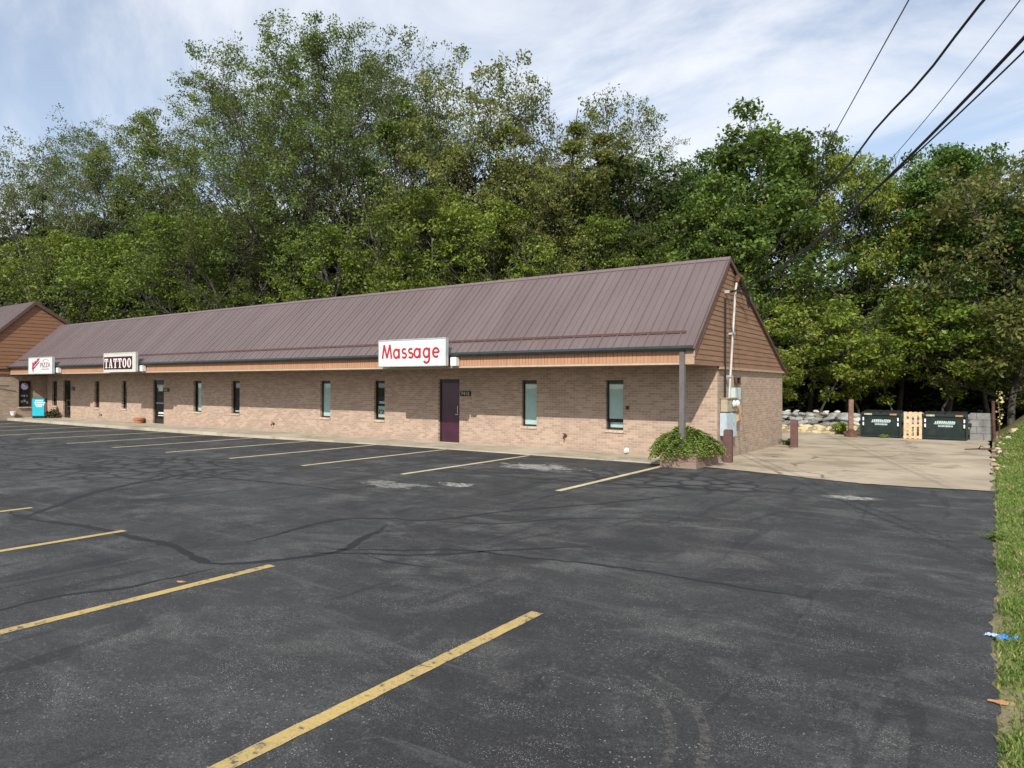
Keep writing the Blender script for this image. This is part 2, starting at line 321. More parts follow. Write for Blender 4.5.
# ------------------------------------------------------------------ mesh helpers
class MB:
    def __init__(s): s.v = []; s.f = []
    def add(s, vs, fs):
        k = len(s.v); s.v += [tuple(v) for v in vs]; s.f += [tuple(i+k for i in f) for f in fs]; return s
    def box(s, x0, x1, y0, y1, z0, z1, rz=0, c=None, bev=0):
        if bev:
            bm = bmesh.new(); bmesh.ops.create_cube(bm, size=1)
            for v in bm.verts: v.co = Vector(((x0+x1)/2+v.co.x*(x1-x0), (y0+y1)/2+v.co.y*(y1-y0), (z0+z1)/2+v.co.z*(z1-z0)))
            bmesh.ops.bevel(bm, geom=list(bm.edges), offset=bev, segments=2, affect='EDGES')
            vs = [v.co.copy() for v in bm.verts]; fs = [[v.index for v in f.verts] for f in bm.faces]; bm.free()
        else:
            vs = [Vector(p) for p in ((x0, y0, z0), (x1, y0, z0), (x1, y1, z0), (x0, y1, z0), (x0, y0, z1), (x1, y0, z1), (x1, y1, z1), (x0, y1, z1))]
            fs = [(3, 2, 1, 0), (4, 5, 6, 7), (0, 1, 5, 4), (1, 2, 6, 5), (2, 3, 7, 6), (3, 0, 4, 7)]
        if rz:
            c = Vector(c or ((x0+x1)/2, (y0+y1)/2, 0)); R = Matrix.Rotation(rz, 3, 'Z'); vs = [R@(v-c)+c for v in vs]
        return s.add(vs, fs)
    def tube(s, pts, r, seg=8, caps=True):
        pts = [Vector(p) for p in pts]; rr = r if isinstance(r, (list, tuple)) else [r]*len(pts); k = len(s.v); up = Vector((0, 0, 1)); prev = None
        for i, p in enumerate(pts):
            d = (pts[min(i+1, len(pts)-1)]-pts[max(i-1, 0)]).normalized()
            a = d.cross(up if abs(d.z) < .9 else Vector((1, 0, 0))).normalized() if prev is None else (prev-d*prev.dot(d)).normalized()
            prev = a; b = d.cross(a)
            for j in range(seg):
                t = 2*PI*j/seg; s.v.append(tuple(p+(a*math.cos(t)+b*math.sin(t))*rr[i]))
        for i in range(len(pts)-1):
            for j in range(seg):
                a0 = k+i*seg+j; a1 = k+i*seg+(j+1) % seg; s.f.append((a0, a1, a1+seg, a0+seg))
        if caps: s.f.append(tuple(k+j for j in range(seg))[::-1]); s.f.append(tuple(k+(len(pts)-1)*seg+j for j in range(seg)))
        return s
    def lathe(s, c, prof, seg=16, axis='Z'):
        k = len(s.v); c = Vector(c)
        for (r, h) in prof:
            for j in range(seg):
                t = 2*PI*j/seg; a, b = r*math.cos(t), r*math.sin(t)
                s.v.append(tuple(c+(Vector((a, b, h)) if axis == 'Z' else Vector((h, a, b)) if axis == 'X' else Vector((b, h, a)))))
        for i in range(len(prof)-1):
            for j in range(seg):
                a0 = k+i*seg+j; a1 = k+i*seg+(j+1) % seg; s.f.append((a0, a1, a1+seg, a0+seg))
        s.f.append(tuple(k+j for j in range(seg))[::-1]); s.f.append(tuple(k+(len(prof)-1)*seg+j for j in range(seg)))
        return s
    def prism(s, poly, axis, a, b):   # poly in the other two axes, extruded a..b along axis
        n = len(poly); mk = {'X': lambda u, v, w: (w, u, v), 'Y': lambda u, v, w: (u, w, v), 'Z': lambda u, v, w: (u, v, w)}[axis]
        vs = [mk(u, v, a) for u, v in poly]+[mk(u, v, b) for u, v in poly]
        fs = [tuple(range(n))[::-1], tuple(range(n, 2*n))]+[(i, (i+1) % n, (i+1) % n+n, i+n) for i in range(n)]
        return s.add(vs, fs)
    def rock(s, c, r, seed, sub=2, rough=.18, flat=None):
        bm = bmesh.new(); bmesh.ops.create_icosphere(bm, subdivisions=sub, radius=1); q = random.Random(seed)
        ax = [(Vector((q.gauss(0, 1), q.gauss(0, 1), q.gauss(0, 1))).normalized(), q.uniform(.55, .9)) for _ in range(7)]
        R = Euler((q.uniform(-.25, .25), q.uniform(-.25, .25), q.uniform(-.4, .4))).to_matrix()
        for v in bm.verts:
            co = v.co.copy()
            for a, h in ax:
                d = co.dot(a)
                if d > h: co -= a*(d-h)
            m = max(abs(co.x), abs(co.y), abs(co.z)); co = co.lerp(co/m*.8, .45) if flat else co
            co = co*(1+q.uniform(-rough, rough)*.35); v.co = Vector(c)+R@Vector((co.x*r[0], co.y*r[1], co.z*r[2]))
        vs = [v.co.copy() for v in bm.verts]; fs = [[v.index for v in f.verts] for f in bm.faces]; bm.free(); return s.add(vs, fs)
    def build(s, name, mat, parent=None, base=None, smooth=False):
        b = Vector(base) if base is not None else (Vector(parent['_base']) if parent is not None and '_base' in parent else Vector((0, 0, 0)))
        me = bpy.data.meshes.new(name); me.from_pydata([tuple(Vector(v)-b) for v in s.v], [], s.f); me.update()
        me.materials.append(mat if not isinstance(mat, str) else M[mat])
        o = bpy.data.objects.new(name, me); col.objects.link(o)
        bm = bmesh.new(); bm.from_mesh(me); bmesh.ops.recalc_face_normals(bm, faces=bm.faces); bm.to_mesh(me); bm.free()
        if smooth:
            for p in me.polygons: p.use_smooth = True
        if parent is not None: o.parent = parent
        else: o.location = b
        o['_base'] = tuple(b)
        return o

def tag(o, label=None, cat=None, group=None, kind=None):
    if label: o['label'] = label
    if cat: o['category'] = cat
    if group: o['group'] = group
    if kind: o['kind'] = kind
    return o
def thing(name, label, cat, base, group=None):
    o = bpy.data.objects.new(name, None); col.objects.link(o); o.location = base; o['_base'] = tuple(base); o.empty_display_size = .3
    return tag(o, label, cat, group)
def struct(o): o['kind'] = 'structure'; return o
def kids(o): return [c for c in o.children]
def copy_tree(o, parent=None):
    c = o.copy(); col.objects.link(c); c.parent = parent
    for ch in kids(o): copy_tree(ch, c)
    return c

def text_mb(txt, size, depth, origin, axis='-Y', sx=1, bold=0, shear=0):
    cu = bpy.data.curves.new('t', 'FONT'); cu.body = txt; cu.size = size; cu.extrude = depth; cu.offset = bold; cu.shear = shear
    o = bpy.data.objects.new('t', cu); col.objects.link(o)
    bpy.context.view_layer.update(); me = bpy.data.meshes.new_from_object(o.evaluated_get(bpy.context.evaluated_depsgraph_get()))
    mb = MB(); ox, oy, oz = origin
    xs = [v.co.x for v in me.vertices]; x0 = min(xs)
    mb.w = (max(xs)-x0)*sx
    mb.add([(ox+(v.co.x-x0)*sx, oy-v.co.z, oz+v.co.y) for v in me.vertices], [tuple(p.vertices) for p in me.polygons])
    bpy.data.objects.remove(o); bpy.data.curves.remove(cu); bpy.data.meshes.remove(me); return mb

# ------------------------------------------------------------------ the setting
def gz(x, y=0):       # the lot falls a little towards the far left
    k = min(1, max(0, (-x-13)/14)); return -.10*k*k*(3-2*k)
def sheet(name, xs, ys, mat, zf, edge=None):
    mb = MB(); nx, ny = len(xs), len(ys)
    for y in ys:
        for x in xs:
            X = edge(x, y) if edge else x
            mb.v.append((X, y, zf(X, y)))
    for j in range(ny-1):
        for i in range(nx-1):
            a = j*nx+i; mb.f.append((a, a+1, a+nx+1, a+nx))
    return struct(mb.build(name, mat))
def frange(a, b, n): return [a+(b-a)*i/(n-1) for i in range(n)]
sheet('ground', frange(-400, 400, 21), frange(-400, 400, 21), 'earth', lambda x, y: -.16)
q = random.Random(3); jit = {}
def lot_edge(x, y):
    if x < -.3: return x
    k = round(y, 2)
    if k not in jit: jit[k] = .012*math.sin(y*9.1)+.010*math.sin(y*23+1)+q.uniform(-.008, .008)
    return .0+jit[k]+.02*math.sin(y*1.7)
DRX = [(-5.75, 15.75), (-5.2, 15.66), (-3.73, 15.32), (-2.9, 15.02), (-2.14, 14.86), (-1.2, 14.92), (.08, 15.2)]
sheet('parking_lot', [-120, -90, -70, -60]+frange(-50, -.5, 100)+[0], [-60, -30, -10]+frange(-4, 14.8, 380), 'asphalt', gz, lot_edge)
# tongue of asphalt up to the concrete
mb = MB()
for i, (x, y) in enumerate([(-120, 17), (-43.7, 17)]+[(x, 15.4+(x+43)*.008) for x in frange(-43, -6.6, 40)]+[(x, y) for x, y in DRX]):
    yy = max(y, 14.85) if x < -6 else max(14.83, y+.02)
    X = x if x > -6 else x; mb.v += [(X, 14.8, gz(X)), (X, yy+.06, gz(X))]
for i in range(len(mb.v)//2-1): mb.f.append((2*i, 2*i+2, 2*i+3, 2*i+1))
struct(mb.build('parking_lot', 'asphalt'))
# concrete drive beside the building
mb = MB(); ptsT = []
fine = []
for (x0, y0), (x1, y1) in zip(DRX[:-1], DRX[1:]):
    for i in range(8):
        u = i/8; fine.append((x0+(x1-x0)*u, y0+(y1-y0)*u+q.uniform(-.03, .03)))
fine.append(DRX[-1])
back = []
for x, y in fine: back.append((x, 29.6))
n = len(fine); ROWS = 30
for j in range(ROWS+1):
    u = j/ROWS
    for i, (x, y) in enumerate(fine):
        X = x
        Y = y+(29.6-y)*u
        if i == n-1: X = -.03-.10*u*1.6+q.uniform(-.06, .06)
        mb.v.append((X, Y, .012))
for j in range(ROWS):
    for i in range(n-1):
        a = j*n+i; mb.f.append((a, a+1, a+n+1, a+n))
struct(mb.build('concrete_drive', 'driveway'))
mb = MB().box(-30, -5.74, 24.2, 29.6, -.1, .01); struct(mb.build('concrete_drive', 'driveway'))
# sidewalk with a flush front edge at the right and a low kerb at the left
mb = MB(); xs = frange(-43.69, -5.72, 33)
for x in xs:
    yf = 15.74-(x+5.7)*-.012
    mb.v += [(x, yf, -.2), (x, yf, .03), (x, 17.3, .03)]
for i in range(len(xs)-1):
    for k in range(2): a = 3*i+k; mb.f.append((a, a+3, a+4, a+1))
struct(mb.build('sidewalk', 'sidewalk'))
mb = MB(); mb.prism([(-62, 14.1), (-43.69, 15.284), (-43.69, 17.2), (-62, 17.2)], 'Z', -.2, .028); struct(mb.build('sidewalk', 'sidewalk'))
# sidewalk control joints
mb = MB()
for x in frange(-42, -7, 24): mb.box(x-.006, x+.006, 15.76+(x+5.7)*.012, 17.19, .031, .0325)
struct(mb.build('sidewalk_joints', 'soffit'))
# grass bank
def gb(x, y):
    a = max(0, x-.07); base = .012+.05*min(a, 1)+.02*math.sin(x*3+y*.8)*min(1, a*2)
    if y > 14:
        k = min(1, (y-14)/15); k = k*k*(3-2*k); base += k*1.25*min(1, a/1.6)**1.1
    return base if x > .07 else (.003 if x > .03 else -.015)
GX = [-.35, 0, .08, .14, .2, .28, .36, .45, .6, .8, 1.0, 1.3, 1.7, 2.2, 3, 4, 6, 9, 14, 30]
sheet('grass_verge', GX, [-40, -20]+frange(-8, 36, 150), 'turf', gb)
# painted stall lines
def stripe(x0, y0, x1, y1, w, mat, nm='parking_line'):
    mb = MB(); N = 70; qq = random.Random(int(x0*100)+5); dx, dy = x1-x0, y1-y0; L = math.hypot(dx, dy); nx, ny = -dy/L, dx/L
    for i in range(N+1):
        u = i/N; x = x0+dx*u; y = y0+dy*u; a = w/2+qq.uniform(-.004, .003); b = w/2+qq.uniform(-.004, .003)
        mb.v += [(x-nx*a, y-ny*a, gz(x)+.004), (x+nx*b, y+ny*b, gz(x)+.004)]
    for i in range(N): mb.f.append((2*i, 2*i+2, 2*i+3, 2*i+1))
    return struct(mb.build(nm, mat))
for x, yt in ((-3.09, 4.83), (-6.13, 4.50), (-9.11, 4.48), (-11.93, 4.5), (-14.9, 4.5), (-17.9, 4.5), (-20.9, 4.5), (-23.9, 4.5)):
    stripe(x, -.9, x, yt, .115, 'yellow')
for i, (x, ya, yb) in enumerate([(-6.375, 10.63, 15.6), (-10.22, 10.68, 15.55), (-13.15, 10.45, 15.55), (-16.0, 10.45, 15.5), (-19.1, 10.5, 15.45)]+[(-22.15-3.02*k, 10.5, 15.4) for k in range(7)]):
    stripe(x, ya, x-.01, yb, .13, 'yellow_old')
# bands of crack sealant
def ribbon(pts, w, seed, nm='crack_sealant'):
    qq = random.Random(seed); P = [Vector((a, b, 0)) for a, b in pts]; S = []
    for i in range(len(P)-1):
        p0, p1, p2, p3 = P[max(i-1, 0)], P[i], P[i+1], P[min(i+2, len(P)-1)]; m = max(3, int((p2-p1).length/.12))
        for k in range(m):
            t = k/m; S.append(.5*((2*p1)+(p2-p0)*t+(2*p0-5*p1+4*p2-p3)*t*t+(3*p1-p0-3*p2+p3)*t**3))
    S.append(P[-1]); mb = MB(); wob = 0
    for i, p in enumerate(S):
        d = (S[min(i+1, len(S)-1)]-S[max(i-1, 0)]).normalized(); n_ = Vector((-d.y, d.x, 0)); wob = wob*.8+qq.uniform(-.025, .025)
        e = min(1, i/6, (len(S)-1-i)/6)*.9+.1; a = w*e*qq.uniform(.35, 1.2)/2; b = w*e*qq.uniform(.35, 1.2)/2; p = p+n_*wob
        mb.v += [tuple(p-n_*a+Vector((0, 0, gz(p.x)+.0022))), tuple(p+n_*b+Vector((0, 0, gz(p.x)+.0022)))]
    for i in range(len(S)-1): mb.f.append((2*i, 2*i+2, 2*i+3, 2*i+1))
    struct(mb.build(nm, 'seal'))
ribbon([(-11.93, 4.25), (-11.18, 4.1), (-9.6, 4.35), (-7.93, 4.35), (-6.75, 4.2), (-6.34, 4.63), (-6.09, 5.37), (-6.29, 5.85), (-6.64, 6.72)], .13, 1)
ribbon([(-11.18, 4.15), (-12.6, 5.6), (-13.4, 6.9), (-13.9, 8.2)], .16, 2)
ribbon([(-6.74, 2.0), (-6.79, 2.79), (-6.55, 3.3), (-6.5, 4.1)], .07, 3)
ribbon([(-7.3, 5.0), (-7.44, 6.39), (-7.04, 7.0), (-6.44, 7.29), (-5.86, 8.66), (-5.1, 10.0), (-4.4, 11.4)], .09, 4)
ribbon([(-6.2, 5.3), (-5.1, 6.05), (-4.37, 6.31), (-3.38, 6.49), (-2.34, 6.55), (-1.34, 6.56)], .07, 5)
ribbon([(-6.25, 5.1), (-5.2, 5.7), (-4.6, 6.4), (-3.9, 7.2)], .08, 6)
ribbon([(-5.8, 5.45), (-5.2, 5.35), (-4.6, 5.5)], .06, 7)
ribbon([(-6.6, 7.2), (-5.6, 7.6), (-4.8, 8.6), (-4.0, 9.2)], .06, 8)
ribbon([(-20, 6.0), (-17.5, 6.6), (-15.5, 7.6), (-13.5, 7.9), (-11.5, 8.3), (-9.6, 8.4)], .10, 9)
ribbon([(-24, 7.4), (-20, 8.2), (-16.5, 9.6), (-13.6, 9.9)], .09, 10)
ribbon([(-10.5, 11.6), (-8.6, 11.7), (-6.8, 11.9), (-5.0, 12.3), (-3.4, 12.6)], .09, 11)
ribbon([(-7.6, 10.9), (-6.8, 11.9), (-6.2, 13.0), (-5.3, 13.6)], .07, 12)
ribbon([(-5.9, 11.4), (-5.0, 12.3), (-4.3, 13.2), (-3.7, 13.7)], .07, 13)

def mark_mat(name, c, amt, sc):
    t = NT(name); p = t.pos(); n = t.noise(p, sc, 6, .7); tr = t.n('ShaderNodeBsdfTransparent'); d = t.n('ShaderNodeBsdfDiffuse'); d.inputs[0].default_value = (*c, 1)
    m = t.n('ShaderNodeMixShader'); t.l(t.math('MULTIPLY', t.ramp(n, .38, .66), amt), m.inputs[0]); t.l(tr.outputs[0], m.inputs[1]); t.l(d.outputs[0], m.inputs[2]); t.l(m.outputs[0], t.out.inputs[0]); return t.m
M['scuff'] = mark_mat('pale scuff', (.20, .19, .17), .38, 22)
def mark(pts, w, mat, nm, z=.0032):
    P = [Vector((a, b, 0)) for a, b in pts]; S = []
    for i in range(len(P)-1):
        p0, p1, p2, p3 = P[max(i-1, 0)], P[i], P[i+1], P[min(i+2, len(P)-1)]
        for k in range(12): t = k/12; S.append(.5*((2*p1)+(p2-p0)*t+(2*p0-5*p1+4*p2-p3)*t*t+(3*p1-p0-3*p2+p3)*t**3))
    S.append(P[-1]); mb = MB()
    for i, p in enumerate(S):
        d = (S[min(i+1, len(S)-1)]-S[max(i-1, 0)]).normalized(); n_ = Vector((-d.y, d.x, 0)); e = min(1, (i+.5)/8, (len(S)-.5-i)/8)
        mb.v += [tuple(p-n_*w*e/2+Vector((0, 0, gz(p.x)+z))), tuple(p+n_*w*e/2+Vector((0, 0, gz(p.x)+z)))]
    for i in range(len(S)-1): mb.f.append((2*i, 2*i+2, 2*i+3, 2*i+1))
    struct(mb.build(nm, mat))
for k, pts in enumerate([[(-1.95, 4.3), (-1.5, 4.0), (-1.25, 3.6), (-1.15, 3.1)], [(-2.02, 4.15), (-1.62, 3.86), (-1.4, 3.5), (-1.3, 3.1)]]):
    mark(pts, .06, 'scuff', 'pale_scuff', .0046+.0002*k)
# ------------------------------------------------------------------ main building
D, XC, XL = 17.2, -5.65, -43.69
YE, ZE, YR, ZR = 15.39, 2.83, 17.84, 5.17
YB = 23.75; SB = (ZR-2.33)/(YB-YR)
bld = thing('brick_strip_building', 'long single storey tan brick shop building with a brown metal roof', 'building', (XC, D, 0))
wins = [(-43.06, -42.44), (-38.14, -37.62), (-35.35, -34.85), (-29.04, -28.43), (-26.21, -25.63), (-20.62, -20.07), (-17.80, -17.28), (-11.59, -11.06), (-8.80, -8.27)]
doors = [(-41.71, -40.82), (-32.44, -31.47), (-14.85, -13.97)]
WZ0, WZ1, DZ1 = .67, 2.03, 2.07
def wall_with_openings(x0, x1, y, depth, z0, z1, ops):
    mb = MB(); xs = sorted(set([x0, x1]+[a for o in ops for a in o[:2]])); zs = sorted(set([z0, z1]+[a for o in ops for a in o[2:]]))
    def hole(xm, zm): return any(o[0] < xm < o[1] and o[2] < zm < o[3] for o in ops)
    for i in range(len(xs)-1):
        for j in range(len(zs)-1):
            if not hole((xs[i]+xs[i+1])/2, (zs[j]+zs[j+1])/2):
                mb.add([(xs[i], y, zs[j]), (xs[i+1], y, zs[j]), (xs[i+1], y, zs[j+1]), (xs[i], y, zs[j+1])], [(0, 1, 2, 3)])
    for a, b, c, d in ops:
        Y = y+depth; mb.add([(a, y, c), (b, y, c), (b, y, d), (a, y, d), (a, Y, c), (b, Y, c), (b, Y, d), (a, Y, d)], [(0, 4, 5, 1), (1, 5, 6, 2), (2, 6, 7, 3), (3, 7, 4, 0)])
    return mb
ops = [(a, b, WZ0, WZ1) for a, b in wins]+[(a, b, .03, DZ1) for a, b in doors]
mb = wall_with_openings(XL, XC-.05, D, .16, -.2, 2.42, ops)
o = mb.build('front_wall', 'brick_x', bld)
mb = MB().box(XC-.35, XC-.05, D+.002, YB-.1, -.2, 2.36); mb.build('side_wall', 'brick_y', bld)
mb = MB().box(XL, XC-.36, YB-.4, YB-.1, -.2, 2.30); mb.build('rear_wall', 'brick_x', bld)
# siding gable
def roof_z(y): return ZE+(y-YE)*(ZR-ZE)/(YR-YE) if y < YR else ZR-(y-YR)*SB
def lap_gable(X, z0, z1, per, front, back, out=.016, sgn=1, step=None):
    mb = MB(); z = z0
    while z < z1-.01:
        zt = min(z+per, z1); a0, b0 = front(z), back(z); a1, b1 = front(zt), back(zt)
        if b0-a0 < .05: break
        if b1 < a1: b1 = a1 = (a1+b1)/2
        mb.add([(X+out, a0, z), (X+out, b0, z), (X+.002, b1, zt), (X+.002, a1, zt), (X, a0, z), (X, b0, z)], [(0, 1, 2, 3), (4, 5, 1, 0)])
        z = zt
    return mb
fr_ = lambda z: max(YE+.02, YR-(ZR-.05-z)*(YR-YE)/(ZR-ZE)); bk_ = lambda z: min(YB-.02, YR+(ZR-.05-z)/SB)
mb = lap_gable(XC, 2.37, ZR-.06, .125, fr_, bk_); mb.build('gable_siding', 'siding', bld)
mb = MB().prism([(YE+.021, 2.37), (YE+.021, ZE-.08), (YR, ZR-.08), (YB-.05, roof_z(YB-.05)-.08), (YB-.05, 2.37)], 'X', XC-.12, XC-.003); mb.build('gable_board', 'trim_tan', bld)
mb = MB().box(XC-.02, XC+.035, D-.0, YB-.02, 2.30, 2.365); mb.build('band_trim', 'trim_tan', bld)
# roof slabs with standing ribs
mb = MB(); x0, x1 = XL+.0, XC+.06
def slab(mb, ya, za, yb, zb, th, x0, x1): mb.prism([(ya, za), (yb, zb), (yb, zb-th), (ya, za-th)], 'X', x0, x1)
slab(mb, YE-.06, ZE-.06, YR, ZR, .05, x0, x1)
slab(mb, YR, ZR, YB+.06, roof_z(YB+.06), .05, x0, x1)
def ribs(mb, x0, x1, step, ya, za, yb, zb, w=.02, h=.026):
    x = x1-.06
    while x > x0+.1:
        L = math.hypot(yb-ya, zb-za); n_ = (-(zb-za)/L, (yb-ya)/L)
        p = [(ya+.01, za+.008), (yb, zb)]
        vs = []
        for (y, z) in p: vs += [(x-w, y, z), (x+w, y, z), (x+w*.5, y+n_[0]*h, z+n_[1]*h), (x-w*.5, y+n_[0]*h, z+n_[1]*h)]
        mb.add(vs, [(0, 1, 5, 4), (1, 2, 6, 5), (2, 3, 7, 6), (3, 0, 4, 7), (0, 3, 2, 1), (4, 5, 6, 7)]); x -= step
ribs(mb, x0, x1, .41, YE-.06, ZE-.06, YR, ZR, .022, .030)
ribs(mb, x0, x1-.205, .41, YE-.06, ZE-.06, YR, ZR, .016, .016)
roof = mb.build('roof', 'roof', bld)
MB().prism([(YR-.085, ZR-.052), (YR, ZR+.034), (YR+.14, ZR-.035), (YR+.13, ZR-.06), (YR, ZR+.004), (YR-.07, ZR-.075)], 'X', x0, x1+.01).build('ridge_cap', 'ridge', roof)
zs_ = 3.12; ysn = YE+(zs_-ZE)*(YR-YE)/(ZR-ZE)
mb = MB().box(x0+.4, x1-.35, ysn-.03, ysn+.005, zs_+.0, zs_+.055); mb.build('snow_guard_rail', 'trim_brown', roof)
# rake trim
mb = MB().prism([(YE-.08, ZE-.04), (YR, ZR+.02), (YR, ZR-.10), (YE-.08, ZE-.20)], 'X', x1+.001, x1+.02); mb.prism([(YR+.002, ZR+.02), (YB+.07, roof_z(YB+.07)+.02), (YB+.07, roof_z(YB+.07)-.06), (YR+.002, ZR-.10)], 'X', x1+.001, x1+.02)
mb.build('rake_trim', 'trim_brown', bld)
mb = MB().prism([(YE-.02, ZE-.14), (YR, ZR-.10), (YR, ZR-.19), (YE-.02, ZE-.28)], 'X', XC+.004, XC+.04); mb.build('rake_board', 'trim_tan', bld)
# fascia, gutter, soffit
mb = MB(); x = XL+.02
mb.box(XL+.02, XC-.255, YE+.045, YE+.09, 2.40, 2.80)
while x < XC-.28: mb.box(x, x+.088, YE+.03, YE+.046, 2.42, 2.79); x += .1
mb.build('fascia', 'fascia', bld)
MB().box(XC-.25, XC+.018, YE-.005, YE+.018, 2.372, 2.78).build('fascia_end', 'trim_tan', bld)
MB().box(XL+.02, XC-.25, YE+.015, YE+.10, 2.37, 2.415).build('fascia_trim', 'beige', bld)
MB().box(XL+.02, XC-.06, YE+.10, D+.05, 2.385, 2.40).build('soffit', 'soffit', bld)
mb = MB().prism([(YE-.15, 2.80), (YE-.15, 2.745), (YE-.12, 2.70), (YE-.0, 2.70), (YE-.0, 2.80), (YE-.02, 2.80), (YE-.02, 2.72), (YE-.11, 2.72), (YE-.13, 2.75), (YE-.13, 2.80)], 'X', XL+.02, XC+.03)
mb.build('gutter', 'gutter', bld)
MB().box(-5.97, -5.85, YE-.06, YE+.06, .0, 2.70, bev=.008).build('post', 'grey_post', bld)
# windows
for i, (a, b) in enumerate(wins):
    y = D+.09; t_ = .045
    f = MB(); f.box(a+.002, a+t_, y, y+.05, WZ0+.002, WZ1-.002); f.box(b-t_, b-.002, y, y+.05, WZ0+.002, WZ1-.002); f.box(a+t_, b-t_, y, y+.05, WZ1-.10, WZ1-.002); f.box(a+t_, b-t_, y, y+.05, WZ0+.002, WZ0+.05)
    w = f.build('window', 'frame', bld)
    MB().box(a+t_, b-t_, y+.02, y+.026, WZ0+.05, WZ1-.10).build('pane', 'glass', w)
    MB().box(a-.02, b+.02, D-.035, D+.088, WZ0-.075, WZ0-.001, bev=.004).build('sill', 'sill', w)
    MB().box(a-.05, b+.05, y+.5, y+.52, WZ0-.1, WZ1+.1).build('room_dark_panel', 'interior', w)  # dark sheet close behind the glass, painted as room darkness
    if i in (5, 7, 8, 3):
        bl = MB(); x = a+t_+.005
        lim = b-t_ if i != 3 else b-t_
        if i == 3: x = a+t_+.14
        while x < lim-.01:
            bl.box(x, min(x+.062, lim), y+.040, y+.043, WZ0+(.05 if i != 8 else .30), WZ1-.12, rz=.18); x += .064
        bl.build('blinds', 'blind', w)
    if i == 8:
        MB().box(a+.06, b-.06, y+.09, y+.10, WZ0+.06, WZ0+.20).build('lower_blind', 'blind', w); MB().box(a+.10, a+.2, y+.08, y+.085, WZ0+.24, WZ0+.30).build('sticker', 'black', w)
    if i == 6:
        p = MB().box(a+.09, b-.06, y+.04, y+.044, WZ0+.08, WZ0+.47).build('poster', 'poster', w)
        p['label'] = 'pale poster with dark letters in the lower half of the window'
        for k, (u, v) in enumerate([(.16, .28), (.26, .30), (.34, .27), (.15, .2), (.3, .2)]): MB().box(a+u-.03, a+u+.02, y+.036, y+.039, WZ0+v, WZ0+v+.07).build('poster_letter', 'black', w)
        MB().box(a+.12, b-.07, y+.04, y+.044, WZ0+.56, WZ0+.64).build('notice', 'poster', w)
    if i == 4: MB().box(a+.1, b-.06, y+.04, y+.044, WZ0+.07, WZ0+.13).build('notice', 'poster', w)
# doors
for i, (a, b) in enumerate(doors):
    y = D+.08; t_ = .05
    f = MB(); f.box(a+.002, a+t_, y, y+.06, .032, DZ1-.002); f.box(b-t_, b-.002, y, y+.06, .032, DZ1-.002); f.box(a+t_, b-t_, y, y+.06, DZ1-.12, DZ1-.002)
    d = f.build('door', 'frame', bld)
    if i == 2:
        MB().box(a+t_+.004, b-t_-.004, y+.015, y+.055, .05, DZ1-.125).build('door_leaf', 'purple', d)
        MB().box(a+.12, b-.14, y+.004, y+.012, .98, 1.03).build('push_bar', 'purple', d)
        h = MB(); h.box(b-.13, b-.105, y-.03, y-.012, .98, 1.22); h.box(b-.13, b-.105, y-.012, y+.016, 1.19, 1.21); h.box(b-.22, b-.09, y-.03, y-.012, .93, .955); h.box(b-.115, b-.10, y-.012, y+.016, .935, .95); h.build('handle', 'steel', d)
    else:
        lf = MB(); lf.box(a+t_+.003, a+t_+.08, y+.01, y+.05, .05, DZ1-.123); lf.box(b-t_-.08, b-t_-.003, y+.01, y+.05, .05, DZ1-.123); lf.box(a+t_+.08, b-t_-.08, y+.01, y+.05, DZ1-.22, DZ1-.123); lf.box(a+t_+.08, b-t_-.08, y+.01, y+.05, .05, .26)
        lf.build('door_leaf', 'frame', d)
        MB().box(a+t_+.08, b-t_-.08, y+.025, y+.031, .26, DZ1-.22).build('pane', 'glass', d)
        MB().box(a-.1, b+.1, y+.6, y+.62, 0, 2.3).build('room_dark_panel', 'interior', d)  # dark sheet behind the door glass, same painted room darkness
        MB().box(a+.2, b-.15, y-.012, y+.008, .98, 1.02).build('push_bar', 'steel', d)
        if i == 1:
            for sx0, sx1, sz0, sz1 in ((.32, .17, .50, .58), (.3, .2, .40, .44), (.32, .25, 1.55, 1.80), (.5, .14, 1.82, 1.86)): MB().box(a+sx0, b-sx1, y+.018, y+.022, sz0, sz1).build('sticker', 'poster', d)
    MB().box(a, b, D-.06, D+.08, .031, .045).build('threshold', 'beige', d)

# ------------------------------------------------------------------ left building
LY, LZ, LE = 16.56, 6.42, .985
lb = thing('brown_gabled_building', 'brown sided gabled building cropped by the left edge of the photo', 'building', (XL, 15, 0))
lf_ = lambda z: max(12.6, LY-(LZ-.06-z)/LE); lk_ = lambda z: min(22.8, LY+(LZ-.06-z)/(LE*.62))
lap_gable(XL+.02, 2.42, LZ-.1, .2, lf_, lk_, .02).build('gable_siding', 'siding_left', lb)
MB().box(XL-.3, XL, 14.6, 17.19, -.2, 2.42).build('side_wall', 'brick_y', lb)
MB().box(-61.7, XL-.301, 14.6, 14.9, -.2, 2.42).build('front_wall', 'brick_x', lb)
MB().prism([(12.8, 2.42), (LY-(LZ-.12-2.9)/LE, 2.8), (LY, LZ-.12), (22.5, 2.8), (22.5, 2.42)], 'X', XL-.1, XL+.015).build('gable_board', 'trim_tan', lb)
mb = MB(); slab(mb, LY-3.75, LZ-3.75*LE, LY, LZ, .05, -62, XL+.14); slab(mb, LY, LZ, LY+6, LZ-6*LE*.62, .05, -62, XL+.14); ribs(mb, -62, XL+.14, .205, LY-3.75, LZ-3.75*LE, LY, LZ)
mb.build('roof', 'roof', lb)
